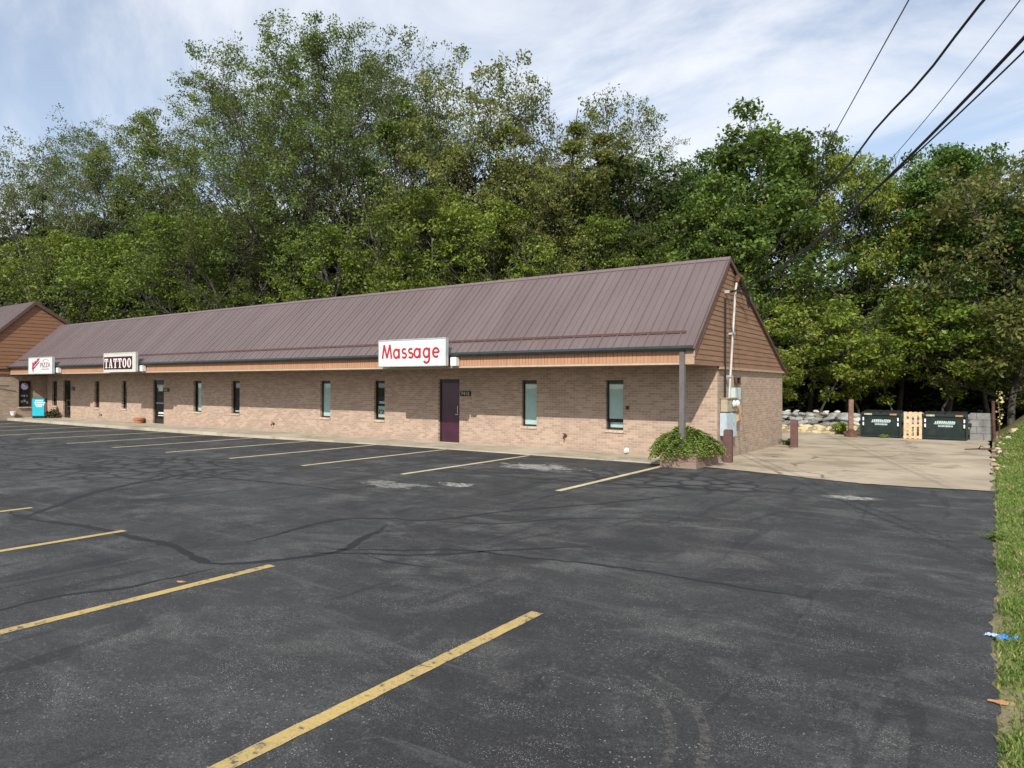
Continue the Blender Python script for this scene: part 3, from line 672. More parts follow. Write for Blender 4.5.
mb = MB().prism([(LY-3.8, LZ-3.8*LE+.02), (LY, LZ+.03), (LY, LZ-.17), (LY-3.8, LZ-3.8*LE-.2)], 'X', XL+.141, XL+.165); mb.prism([(LY+.002, LZ+.03), (LY+6, LZ-6*LE*.62+.02), (LY+6, LZ-6*LE*.62-.15), (LY+.002, LZ-.17)], 'X', XL+.141, XL+.165)
mb.build('rake_trim', 'trim_brown', lb)
MB().box(XL+.021, XL+.06, 12.8, D-.05, 2.34, 2.42).build('band_trim', 'trim_brown', lb)
MB().tube([(XL+.06, 14.2, 2.62), (XL+.1, 15.75, 2.70)], .03, 6).build('cable', 'cable', lb)
MB().tube([(XL+.06, 14.6, 1.76), (XL+.16, 15.32, 1.76)], .025, 6).build('lamp_arm', 'black', lb)
# window in it
f = MB(); X = XL+.004
for (ya, yb, za, zb) in ((15.82, 15.87, .62, 2.03), (16.32, 16.37, .62, 2.03), (15.87, 16.32, 1.97, 2.03), (15.87, 16.32, .62, .68)): f.box(X, X+.05, ya, yb, za, zb)
w = f.build('window', 'frame', lb)
MB().box(X, X+.012, 15.87, 16.32, .68, 1.97).build('pane', 'black', w)
MB().box(X, X+.09, 15.80, 16.42, .55, .615).build('sill', 'beige', w)
MB().lathe((X+.014, 16.09, 1.74), [(.0, 0), (.19, 0), (.19, .004), (0, .004)], 20, 'X').build('round_decal', 'violet', w)
qq = random.Random(5)
for k in range(6): y_ = 15.9+.07*(k % 3)*2; z_ = .78+.34*(k//3)+qq.uniform(0, .1); MB().box(X+.013, X+.017, y_, y_+qq.uniform(.06, .12), z_, z_+qq.uniform(.06, .14)).build('window_decal', 'grey_decal', w)

# ------------------------------------------------------------------ signs
def sign_box(name, label, xa, xb, za, zb, face, yf=15.10, yb=15.225):
    t = thing(name, label, 'sign', ((xa+xb)/2, yb, za))
    MB().box(xa, xb, yf+.01, yb-.02, za, zb, bev=.01).build('sign_case', 'signframe', t)
    MB().box(xa+.02, xb-.02, yf-.004, yf+.0095, za+.03, zb-.03).build('sign_face', face, t)
    f = MB(); f.box(xa, xb, yf-.018, yf+.009, zb-.03, zb); f.box(xa, xb, yf-.018, yf+.009, za, za+.03); f.box(xa, xa+.02, yf-.018, yf+.009, za+.03, zb-.03); f.box(xb-.02, xb, yf-.018, yf+.009, za+.03, zb-.03); f.build('sign_rim', 'signframe' if face != 'signcream' else 'signcream', t)
    MB().box(xb+.03, xb+.24, YE-.155, YE+.012, 2.42, 2.67, bev=.01).build('junction_cover', 'white', t)
    for xx in (xa+.3, xb-.3): MB().box(xx-.03, xx+.03, yb-.02, YE+.03, za+.1, za+.16).build('bracket', 'signframe', t)
    return t
ms = sign_box('lightbox_sign', 'white box sign reading Massage in red above the purple door', -15.43, -12.75, 2.42, 3.23, 'signwhite')
def stroke(mb, pts, w, y, closed=False):
    n = len(pts); k = len(mb.v)
    for i in range(n):
        a = pts[i-1] if (closed or i) else pts[i]; b = pts[(i+1) % n] if (closed or i < n-1) else pts[i]
        dx, dz = b[0]-a[0], b[1]-a[1]; L = math.hypot(dx, dz) or 1; nx, nz = -dz/L*w/2, dx/L*w/2
        mb.v += [(pts[i][0]+nx, y, pts[i][1]+nz), (pts[i][0]-nx, y, pts[i][1]-nz)]
    for i in range(n if closed else n-1): a = k+2*i; b = k+2*((i+1) % n); mb.f.append((a, b, b+1, a+1))
def arc(cx, cz, rx, rz, a0, a1, n=22): return [(cx+rx*math.cos(math.radians(a0+(a1-a0)*i/n)), cz+rz*math.sin(math.radians(a0+(a1-a0)*i/n))) for i in range(n+1)]
bx, bz, sw_ = -15.395, 2.665, .066
def let(fn):
    mb = MB(); fn(mb); mb.build('letter', 'red', ms)
def L_M(mb):
    y = 15.088; stroke(mb, [(bx+.135, bz), (bx+.205, bz+.42)], sw_, y); stroke(mb, [(bx+.205, bz+.42), (bx+.325, bz+.02)], sw_, y-.0006); stroke(mb, [(bx+.325, bz+.02), (bx+.445, bz+.42)], sw_, y-.0012); stroke(mb, [(bx+.445, bz+.42), (bx+.515, bz)], sw_, y-.0018)
let(L_M)
def L_a(x, tail=False):
    def f(mb):
        y = 15.088; stroke(mb, arc(x+.11, bz+.145, .105, .125, 0, 344), sw_, y, True); stroke(mb, [(x+.225, bz+(-.02 if tail else .0)), (x+.225, bz+.29)], sw_, y-.0008)
        if tail: stroke(mb, [(x+.225, bz-.02)]+arc(x+.115, bz-.03, .11, .11, 0, -150), sw_, y-.0016)
    return f
def L_s(x):
    def f(mb): stroke(mb, arc(x+.10, bz+.215, .075, .062, 35, 270, 16)+arc(x+.10, bz+.085, .085, .068, 90, -150, 16), sw_*.95, 15.088)
    return f
def L_e(x):
    def f(mb): y = 15.088; stroke(mb, arc(x+.125, bz+.145, .112, .125, -45, -360, 24), sw_, y); stroke(mb, [(x+.02, bz+.15), (x+.237, bz+.15)], sw_*.85, y-.0008)
    return f
let(L_a(bx+.60)); let(L_s(bx+.93)); let(L_s(bx+1.19)); let(L_a(bx+1.43)); let(L_a(bx+1.79, True)); let(L_e(bx+2.14))
tt = sign_box('lightbox_sign', 'cream box sign reading TATTOO on a dark maroon panel', -32.62, -29.84, 2.40, 3.24, 'signcream')
MB().box(-32.58, -30.14, 15.085, 15.0945, 2.52, 3.07).build('dark_panel', 'maroon', tt)
def slab_T(mb, x, w, z0, h, y):
    mb.box(x+w*.36, x+w*.64, y-.006, y, z0+.03, z0+h-.05); mb.box(x, x+w, y-.006, y, z0+h-.055, z0+h); mb.box(x, x+w*.13, y-.006, y, z0+h-.15, z0+h-.055); mb.box(x+w*.87, x+w, y-.006, y, z0+h-.15, z0+h-.055); mb.box(x+w*.2, x+w*.8, y-.006, y, z0, z0+.03)
def slab_A(mb, x, w, z0, h, y):
    t = w*.26
    mb.prism([(x+w*.08, z0+.03), (x+w*.08+t*.5, z0+.03), (x+w*.5, z0+h-.1), (x+w*.62, z0+h), (x+w*.38, z0+h)], 'Y', y-.006, y)
    mb.prism([(x+w*.62, z0+h), (x+w*.45, z0+h), (x+w*.92-t*1.15, z0+.03), (x+w*.92, z0+.03)], 'Y', y-.0065, y)
    mb.box(x+w*.25, x+w*.75, y-.005, y, z0+h*.28, z0+h*.36); mb.box(x-w*.04, x+w*.34, y-.006, y, z0, z0+.03); mb.box(x+w*.55, x+w*1.04, y-.006, y, z0, z0+.03)
def oval(mb, x, w, z0, h, y):
    N = 28; k = len(mb.v); cx, cz = x+w/2, z0+h/2
    for yy in (y-.006, y):
        for (a, b) in ((w/2, h/2), (w*.2, h*.40)):
            for j in range(N): th = 2*PI*j/N; mb.v.append((cx+a*math.cos(th), yy, cz+b*math.sin(th)))
    for j in range(N):
        j2 = (j+1) % N; mb.f.append((k+j, k+j2, k+N+j2, k+N+j)); mb.f.append((k+j, k+j2, k+2*N+j2, k+2*N+j)); mb.f.append((k+N+j, k+N+j2, k+3*N+j2, k+3*N+j))
mb = MB(); wl = .325; z0 = 2.58; hh = .41; x = -32.52
for ch in 'TATTOO':
    (slab_T if ch == 'T' else slab_A if ch == 'A' else oval)(mb, x, wl, z0, hh, 15.083); x += .398
mb.build('lettering', 'pinkwhite', tt)
pz = sign_box('lightbox_sign', 'white pizza shop box sign with slanted crimson script near the corner', -40.5, -37.76, 2.37, 3.21, 'signwhite')
tm = text_mb('PIZZA', .34, .004, (-39.1, 15.085, 2.70), sx=.95, bold=.0); s_ = 1.12/tm.w; tm.v = [(-39.1+(v[0]+39.1)*s_, v[1], v[2]) for v in tm.v]; tm.build('lettering', 'mauve', pz)
mb = MB(); sw = Vector((-39.62, 15.085, 2.80)); qq = random.Random(9)
for k, (u, w_, v, h_) in enumerate([(-.42, .10, -.10, .34), (-.30, .13, -.02, .20), (-.17, .12, .05, .22), (-.03, .14, .10, .17), (.12, .13, .18, .20), (.26, .12, .24, .14)]):
    mb.prism([(sw.x+u, sw.z+v-.04), (sw.x+u+w_, sw.z+v+.03), (sw.x+u+w_+.03, sw.z+v+h_*.8), (sw.x+u+.02, sw.z+v+h_*.75)], 'Y', 15.080, 15.085)
mb.prism([(sw.x-.40, sw.z-.26), (sw.x+.42, sw.z+.17), (sw.x+.42, sw.z+.21), (sw.x-.36, sw.z-.14)], 'Y', 15.079, 15.084)
mb.prism([(sw.x-.46, sw.z-.12), (sw.x-.30, sw.z-.06), (sw.x-.28, sw.z-.36)], 'Y', 15.078, 15.083)
mb.build('script_mark', 'crimson', pz)
mb = MB(); mb.box(-39.0, -38.1, 15.08, 15.085, 2.60, 2.625); N = 20
for j in range(N):
    th = PI*j/(N-1); mb.box(-38.5+.3*math.cos(th)-.015, -38.5+.3*math.cos(th)+.015, 15.08, 15.085, 2.98+.10*math.sin(th), 3.0+.10*math.sin(th))
mb.build('small_print', 'mauve', pz)

# address plaques
for i, (a, b, lab, txt) in enumerate(((-13.93, -13.50, 'black address plaque right of the purple door', '7415'), (-31.44, -30.99, 'black address plaque right of the glass door with white stickers', None), (-40.72, -40.32, 'black address plaque right of the far left door', None))):
    t = thing('address_plaque', lab, 'plaque', ((a+b)/2, D, 1.5), 'address plaques beside the doors')
    MB().box(a, b, D-.03, D-.002, 1.53, 1.70, bev=.008).build('plate', 'black', t)
    tm = text_mb(txt or '741'+str(i), .15, .002, (a+.05, D-.033, 1.565), bold=.002); s_ = (b-a-.10)/tm.w; tm.v = [(a+.05+(v[0]-a-.05)*s_, v[1], v[2]) for v in tm.v]
    if txt: tm.build('numerals', 'gold', t)
    else:
        [MB().box(a+.07+.085*k, a+.11+.085*k, D-.034, D-.030, 1.57, 1.66).build('numeral', 'gold', t) for k in range(3)]

# ------------------------------------------------------------------ small wall fittings
def spigot(x, z, label, m='rust'):
    t = thing('wall_spigot', label, 'spigot', (x, D, z))
    MB().lathe((x, D-.06, z), [(.0, 0), (.025, 0), (.025, .045), (.05, .046), (.05, .058), (0, .058)], 12, 'Y').build('flange', m, t)
    MB().tube([(x, D-.06, z), (x, D-.12, z-.01), (x, D-.13, z-.09)], .02, 8).build('spout', m, t)
    MB().lathe((x, D-.09, z+.02), [(.0, 0), (.012, 0), (.012, .04), (.05, .045), (.05, .06), (0, .06)], 10).build('handle', m, t)
spigot(-10.07, .44, 'rusty wall spigot low on the brick between the two pale blinds windows')
spigot(-23.36, .33, 'small dark wall spigot low on the sunlit brick left of middle')
spigot(-37.36, .30, 'small dark wall spigot near the far left windows')
t = thing('drain_pipe', 'short white pipe stub at the foot of the wall near the shrub', 'pipe', (-8.16, D, .12))
MB().tube([(-8.16, D+.0, .14), (-8.16, D-.08, .14), (-8.14, D-.13, .10)], .045, 10).build('pipe', 'white', t); MB().lathe((-8.16, D-.02, .14), [(0, 0), (.07, 0), (.07, .018), (0, .018)], 12, 'Y').build('flange', 'white', t)
t = thing('wall_box', 'small dark doorbell sized box on the wall right of the rightmost window', 'box', (-8.14, D, 1.24)); MB().box(-8.18, -8.10, D-.04, D-.001, 1.23, 1.33, bev=.006).build('case', 'rust', t); MB().box(-8.155, -8.125, D-.046, D-.04, 1.27, 1.30).build('button', 'black', t)
# terracotta pot
t = thing('flower_pot', 'terracotta pot on the walk left of the glass door with stickers', 'pot', (-33.2, 16.95, .03))
MB().lathe((-33.2, 16.95, .03), [(0, 0), (.17, 0), (.22, .17), (.25, .17), (.25, .25), (.21, .25), (.20, .20), (0, .20)], 20).build('pot', 'terracotta', t, smooth=False); MB().lathe((-33.2, 16.95, .232), [(0, 0), (.2, 0), (.16, .015), (0, .02)], 16).build('soil', 'earth', t)
# bucket
t = thing('wall_planter', 'white pot shaped fixture low on the left building wall', 'pot', (XL+.02, 15.5, .18)); MB().lathe((XL+.18, 15.5, .17), [(0, 0), (.10, 0), (.14, .17), (.155, .17), (.155, .21), (.13, .21), (.12, .18), (0, .18)], 16).build('bowl', 'white', t); MB().box(XL, XL+.07, 15.45, 15.55, .30, .34).build('bracket', 'black', t)
# turquoise cabinet
tx0, tx1, ty = -43.05, -42.2, 16.0
t = thing('display_cabinet', 'turquoise enamel cabinet on a dark base in the inner corner', 'cabinet', (-42.6, ty+.25, .03))
MB().box(tx0+.04, tx1-.02, ty+.06, ty+.5, .028, .15, bev=.01).build('base', 'black', t)
MB().box(tx0, tx1, ty+.02, ty+.55, .151, 1.24, bev=.02).build('cabinet', 'teal_dark', t)
MB().box(tx0+.05, tx1-.05, ty-.005, ty+.019, .18, 1.19, bev=.006).build('front_panel', 'teal', t)
g = MB(); qq = random.Random(4)
for z_, xa, xb in ((1.04, .24, .72), (.92, .2, .82), (.80, .22, .80), (.70, .30, .66)):
    x = tx0+xa
    while x < tx0+xb: wv = qq.uniform(.05, .10); g.box(x, x+wv, ty-.012, ty-.006, z_, z_+.085); x += wv+.02
g.build('faded_lettering', 'signwhite', t)
t.rotation_euler.z = math.radians(52); t.location = (-42.15, 16.25, .03); t.scale = (.74, .7, .9)
t = thing('red_flag', 'narrow red plastic object beside the turquoise cabinet', 'flag', (-41.75, 16.4, .03)); t.scale = (.7, 1, .8); MB().tube([(-41.75, 16.4, .03), (-41.75, 16.4, 1.15)], .015, 6).build('stake', 'black', t); MB().box(-41.82, -41.68, 16.385, 16.393, .45, 1.1).build('banner', 'redplastic', t)

# ------------------------------------------------------------------ electrical service on the gable wall
XS = XC+.0
t = thing('service_mast', 'white electric service mast with weatherhead rising up the gable', 'mast', (XC+.1, 18.0, 1.5))
mx = XC+.10
MB().tube([(mx, 17.66, 1.56), (mx, 17.68, 1.7), (mx, 18.15, 4.35), (mx, 18.28, 4.62)], .030, 10).build('conduit', 'galv', t)
MB().tube([(mx, 18.24, 4.58), (mx+.01, 18.33, 4.73), (mx+.03, 18.50, 4.74), (mx+.04, 18.60, 4.64)], [.06, .075, .07, .05], 10).build('weatherhead', 'rust', t)
mb = MB()
for k in range(3): mb.tube([(mx+.05, 18.58, 4.66), (mx+.10, 18.75+.12*k, 4.35), (mx+.12, 18.9+.1*k, 3.95+.05*k), (mx+.10, 18.75, 4.28+.04*k), (mx+.02, 18.2, 4.34), (mx, 17.75, 4.27)], .012, 6)
mb.build('drip_loops', 'cable', t)
mb = MB(); mb.box(XC, mx+.03, 17.55, 17.66, 4.23, 4.30); mb.build('insulator', 'galv', t)
for z_ in (2.1, 3.2): y_ = 17.68+(z_-1.7)*.47/2.65; MB().box(XC+.0, mx+.045, y_-.06, y_+.06, z_, z_+.05).build('clamp', 'galv', t)
t = thing('downspout', 'thin dark cable duct running down the gable beside the white mast', 'conduit', (XC+.06, 17.5, 0)); MB().box(XC+.018, XC+.06, 17.50, 17.56, .02, 4.1, bev=.006).build('duct', 'cable', t)
MB().tube([(XC+.06, 17.66, .05), (XC+.10, 17.95, .25), (XC+.08, 17.8, .62)], .02, 6).build('hose', 'galv', t)
t = thing('meter_cabinet', 'tan cabinet with two round electric meters on the side wall', 'electric meter', (XC, 17.85, 1.2))
MB().box(XC-.04, XC+.13, 17.42, 18.30, 1.22, 1.56, bev=.012).build('cabinet', 'meter', t)
for y_ in (17.86, 18.14):
    c = MB().lathe((XC+.13, y_, 1.43), [(0, 0), (.092, 0), (.092, .03), (.082, .035), (.078, .07), (.055, .09), (0, .095)], 18, 'X').build('meter', 'glassdome', t, smooth=True)
    MB().lathe((XC+.131, y_, 1.43), [(.0, 0), (.10, 0), (.10, .025), (0, .025)], 18, 'X').build('meter_ring', 'steel', c)
MB().box(XC-.04, XC+.16, 17.40, 18.33, 1.56, 1.585).build('rain_hood', 'meter', t)
for nm, lab, ya, yb, za, zb, dp, m in (('breaker_box', 'larger pale blue grey cabinet below the two meters', 17.36, 17.96, .62, 1.20, .12, 'blue_box'), ('breaker_box', 'narrow blue grey cabinet behind the taller dark red bollard', 17.98, 18.28, .55, 1.18, .10, 'blue_box'),
        ('breaker_box', 'pale green grey box under the dark vent hole', 18.20, 18.76, 1.50, 1.84, .07, 'pale_box'), ('breaker_box', 'tan orange upright box right of the meters', 18.40, 18.72, .94, 1.36, .09, 'orange_box')):
    t = thing(nm, lab, 'electrical box', (XC, (ya+yb)/2, za))
    MB().box(XC-.04, XC+dp, ya, yb, za, zb, bev=.01).build('case', m, t); MB().box(XC+dp, XC+dp+.012, ya+.03, yb-.03, za+.03, zb-.03, bev=.003).build('lid', m, t); MB().box(XC+dp+.012, XC+dp+.03, yb-.09, yb-.06, (za+zb)/2-.03, (za+zb)/2+.03).build('latch', 'steel', t)
t = thing('wall_vent', 'small dark square vent above the pale box on the side wall', 'vent', (XC, 18.75, 1.95)); f = MB()
for (ya, yb, za, zb) in ((18.55, 18.59, 1.92, 2.12), (18.88, 18.92, 1.92, 2.12), (18.59, 18.88, 2.09, 2.12), (18.59, 18.88, 1.92, 1.95)): f.box(XC-.045, XC+.02, ya, yb, za, zb)
f.build('vent_frame', 'rust', t); f = MB(); [f.box(XC-.04, XC+.0, 18.59, 18.88, 1.955+.034*k, 1.975+.034*k) for k in range(4)]; f.build('louvre', 'black', t)

# ------------------------------------------------------------------ bollards, posts
def bollard(x, y, h, w, label):
    t = thing('bollard', label, 'bollard', (x, y, .0), 'dark red square bollards beside the side wall')
    MB().box(x-w/2, x+w/2, y-w/2, y+w/2, -.05, h, rz=.12, c=(x, y, 0), bev=.012).build('post', 'redpost', t)
    MB().box(x-w/2+.01, x+w/2-.01, y-w/2+.01, y+w/2-.01, h+.0005, h+.012, rz=.12, c=(x, y, 0), bev=.005).build('cap', 'redpost', t)
bollard(-5.36, 17.0, .80, .20, 'dark red square bollard in front of the blue grey cabinets')
bollard(-5.07, 22.5, .84, .21, 'dark red square bollard at the rear corner of the building')
t = thing('timber_post', 'tall weathered brown post with flared foot left of the dumpsters', 'post', (-4.42, 28.6, 0))
MB().box(-4.51, -4.35, 28.52, 28.68, -.1, 1.40, rz=.3, c=(-4.43, 28.6, 0), bev=.01).build('post', 'wood', t); MB().lathe((-4.43, 28.6, -.02), [(0, 0), (.26, 0), (.22, .10), (.13, .25), (.10, .32), (0, .32)], 9).build('foot', 'rust', t)

# ------------------------------------------------------------------ dumpsters, pallet
def dumpster(x0, x1, y, label, zt=.89):
    t = thing('dumpster', label, 'dumpster', ((x0+x1)/2, y+.5, .01), 'dark green dumpsters by the rear wall')
    w = x1-x0; dp = 1.05
    MB().prism([(y+.06, .07), (y, zt), (y+dp, zt+.07), (y+dp, .07)], 'X', x0, x1).build('body', 'dump', t)
    r = MB(); r.box(x0-.03, x1+.03, y-.05, y-.002, zt-.05, zt+.02); r.box(x0-.03, x0+.03, y-.04, y+.055, .06, zt-.05); r.box(x1-.03, x1+.03, y-.04, y+.055, .06, zt-.05); r.box(x0-.02, x1+.02, y-.02, y+.055, .04, .10); r.build('rim', 'dump', t)
    for k in (0, 1):
        a = x0+.02+k*w/2; b = a+w/2-.04
        l_ = MB().prism([(y-.03, zt+.02), (y-.03, zt+.045), (y+dp, zt+.10), (y+dp, zt+.075)], 'X', a, b)
        for j in range(3): xx = a+(b-a)*(j+.5)/3; l_.prism([(y-.0, zt+.045), (y, zt+.065), (y+dp-.1, zt+.115), (y+dp-.1, zt+.09)], 'X', xx-.03, xx+.03)
        l_.build('lid', 'dumplid', t)
    for sx_, xx in ((-1, x0), (1, x1)): MB().box(xx+(-.12 if sx_ < 0 else .031), xx+(-.031 if sx_ < 0 else .12), y+.25, y+.75, .48, .60).build('fork_pocket', 'dump', t)
    g = MB()
    for xx in (x0+.05, x1-.10):
        for zz in (zt-.26, zt-.44): g.box(xx, xx+.045, y-.048, y-.041, zz, zz+.12)
    g.build('reflective_tape', 'tape', t)
    s = MB(); s.box(x0+.10, x0+.36, y-.056, y-.0505, zt-.05, zt+.01); s.build('warning_sticker', 'caution', t); s = MB(); s.box(x1-.34, x1-.12, y-.056, y-.0505, zt-.05, zt+.01); s.build('warning_sticker', 'caution_o', t)
    # worn slanted logo and the smaller line under it
    def fy(z): return y+.06-.06*(z-.07)/(zt-.07)-.004
    l_ = MB(); qq = random.Random(11); x = x0+w*.27; k = 0
    while x < x0+w*.74:
        wv = qq.uniform(.035, .055); zz = zt-.30; h_ = .15 if k in (0, 5, 9) else .105
        yy = fy(zz); sl = .03
        l_.add([(x, yy, zz), (x+wv, yy, zz), (x+wv+sl, yy-.003, zz+h_), (x+sl, yy-.003, zz+h_)], [(0, 1, 2, 3)]); x += wv+.016; k += 1
    zz = zt-.325; l_.add([(x0+w*.25, fy(zz)-.002, zz), (x0+w*.72, fy(zz)-.002, zz), (x0+w*.73, fy(zz)-.004, zz+.018), (x0+w*.25, fy(zz)-.004, zz+.018)], [(0, 1, 2, 3)])
    l_.build('logo', 'decal', t)
    l_ = MB(); x = x0+w*.35
    while x < x0+w*.67:
        wv = qq.uniform(.02, .035); zz = zt-.42; yy = fy(zz)-.001; l_.add([(x, yy, zz), (x+wv, yy, zz), (x+wv, yy-.002, zz+.06), (x, yy-.002, zz+.06)], [(0, 1, 2, 3)]); x += wv+.014
    l_.build('phone_line', 'decal', t)
dumpster(-4.10, -2.82, 28.75, 'left dark green dumpster with a pale worn logo beside the brown post')
dumpster(-2.12, -.80, 28.75, 'right dark green dumpster with a pale worn logo beside the pallet')
t = thing('wooden_pallet', 'new wooden pallet standing upright between the two dumpsters', 'pallet', (-2.44, 28.6, .01))
tilt = .12
def pl(mb, x0, x1, z0, z1, d0, d1): mb.prism([(28.62+d0+z0*tilt, z0), (28.62+d0+z1*tilt, z1), (28.62+d1+z1*tilt, z1), (28.62+d1+z0*tilt, z0)], 'X', x0, x1)
for k in range(4): m_ = MB(); x = -2.71+k*.160; pl(m_, x, x+.088, .02, .98, 0, .018); m_.build('deck_board', 'pallet', t)
for k in range(3): m_ = MB(); z_ = .04+.41*k; pl(m_, -2.71, -2.14, z_, z_+.09, .019, .10); m_.build('stringer', 'pallet', t)
for k in range(3): m_ = MB(); z_ = .03+.42*k; pl(m_, -2.71, -2.14, z_, z_+.09, .101, .118); m_.build('back_board', 'pallet', t)

# ------------------------------------------------------------------ walls at the rear
t = thing('stone_wall', 'low stacked stone wall of grey and pale rocks behind the drive', 'wall', (-6, 30.5, 0))
qq = random.Random(21); a = MB(); b = MB(); c_ = MB()
x = -12.5
while x < -.9:
    w_ = qq.uniform(.28, .5); tgt = a if x < -5.3 or qq.random() < .25 else b
    for r_ in range(3): tgt.rock((x+w_/2+qq.uniform(-.09, .09)+r_*.14, 30.5+r_*.10, .38+.17*r_+qq.uniform(-.03, .03)), (w_*qq.uniform(.5, .72), .26, qq.uniform(.09, .13)), qq.random(), 2, .2, True)
    if qq.random() < .5: b.rock((x+w_/2, 30.75, .84), (.13, .14, .07), qq.random(), 2, .2)
    x += w_*.93
x = -12.5
while x < -.9:
    for r_ in range(3): w_ = qq.uniform(.2, .42); c_.rock((x+qq.uniform(0, .3), 30.38-.22*(2-r_)+qq.uniform(-.1, .1), .02+.11*r_), (w_*.7, .2, .11), qq.random(), 2, .2, True)
    x += .3
a.build('grey_stones', 'stone_grey', t); b.build('pale_stones', 'stone_pale', t); c_.build('sandstone_footing', 'stone_sand', t)
mb = MB(); mb.prism([(29.5, -.1), (29.9, .08), (30.5, .32), (31.4, .75), (33, .7), (36, -.15)], 'X', -14, -.1); struct(mb.build('earth_bank', 'dirt'))
t = thing('block_wall', 'short grey concrete block wall right of the dumpsters', 'wall', (-.4, 29.6, 0))
mb = MB(); z_ = 0
for r_ in range(4):
    x = -.74 if r_ % 2 else -.54
    e = [-.74]+[v for v in ((-.54+.4*k) for k in range(3)) if v < -.05]+[-.06] if r_ % 2 else [-.74, -.34, -.06]
    for u, v in zip(e[:-1], e[1:]): mb.box(u+.003, v-.003, 29.45, 29.75, z_+.003, z_+.237, bev=.008)
    z_ += .24
mb.build('blocks', 'blockwall', t)
t = thing('rusty_fence_post', 'rusty post at the end of the block wall', 'post', (-.08, 29.4, 0)); MB().tube([(-.03, 29.35, -.05), (-.06, 29.35, 1.35)], .05, 8).build('pole', 'rust', t)
MB().lathe((-.06, 29.35, 1.35), [(0, 0), (.058, 0), (.058, .03), (0, .05)], 8).build('cap', 'rust', t)

exec_foliage = True
# ------------------------------------------------------------------ fast leaf meshes
def quad_mesh(name, P, U, V, tone, mat):
    n = len(P); co = np.empty((n, 4, 3), np.float32)
    co[:, 0] = P-V; co[:, 1] = P+U*.62-V*.05; co[:, 2] = P+V; co[:, 3] = P-U*.62-V*.05
    me = bpy.data.meshes.new(name); me.vertices.add(4*n); me.vertices.foreach_set('co', co.ravel())
    me.loops.add(4*n); me.loops.foreach_set('vertex_index', np.arange(4*n, dtype=np.int32))
    me.polygons.add(n); me.polygons.foreach_set('loop_start', np.arange(0, 4*n, 4, dtype=np.int32)); me.polygons.foreach_set('loop_total', np.full(n, 4, np.int32))
    at_ = me.attributes.new('tone', 'FLOAT', 'FACE'); at_.data.foreach_set('value', np.asarray(tone, np.float32))
    me.update(); me.materials.append(mat); return me
def leaf_cloud(rs, anchors, per, spread, size, upbias=.5, mat=None, name='crown', droop=0, clump=.6, flat=.6):
    A = np.array(anchors, np.float64); n = len(A)*per; P = np.repeat(A, per, 0)+np.clip(rs.normal(0, 1, (n, 3)), -1.5, 1.5)*np.array([spread, spread, spread*flat])
    N = rs.normal(0, 1, (n, 3)); N /= np.linalg.norm(N, axis=1)[:, None]+1e-9; N[:, 2] = N[:, 2]+upbias; N /= np.linalg.norm(N, axis=1)[:, None]+1e-9
    T = rs.normal(0, 1, (n, 3)); T[:, 2] -= droop; U = np.cross(N, T); U /= np.linalg.norm(U, axis=1)[:, None]+1e-9; V = np.cross(N, U)
    s = size*rs.uniform(.5, 1.4, n)[:, None]*.5
    ct = np.repeat(rs.uniform(0, 1, len(A)), per); tone = np.clip(ct*clump+rs.uniform(0, 1, n)*(1-clump), 0, 1)
    return quad_mesh(name, P, U*s, V*s*1.15, tone, mat)

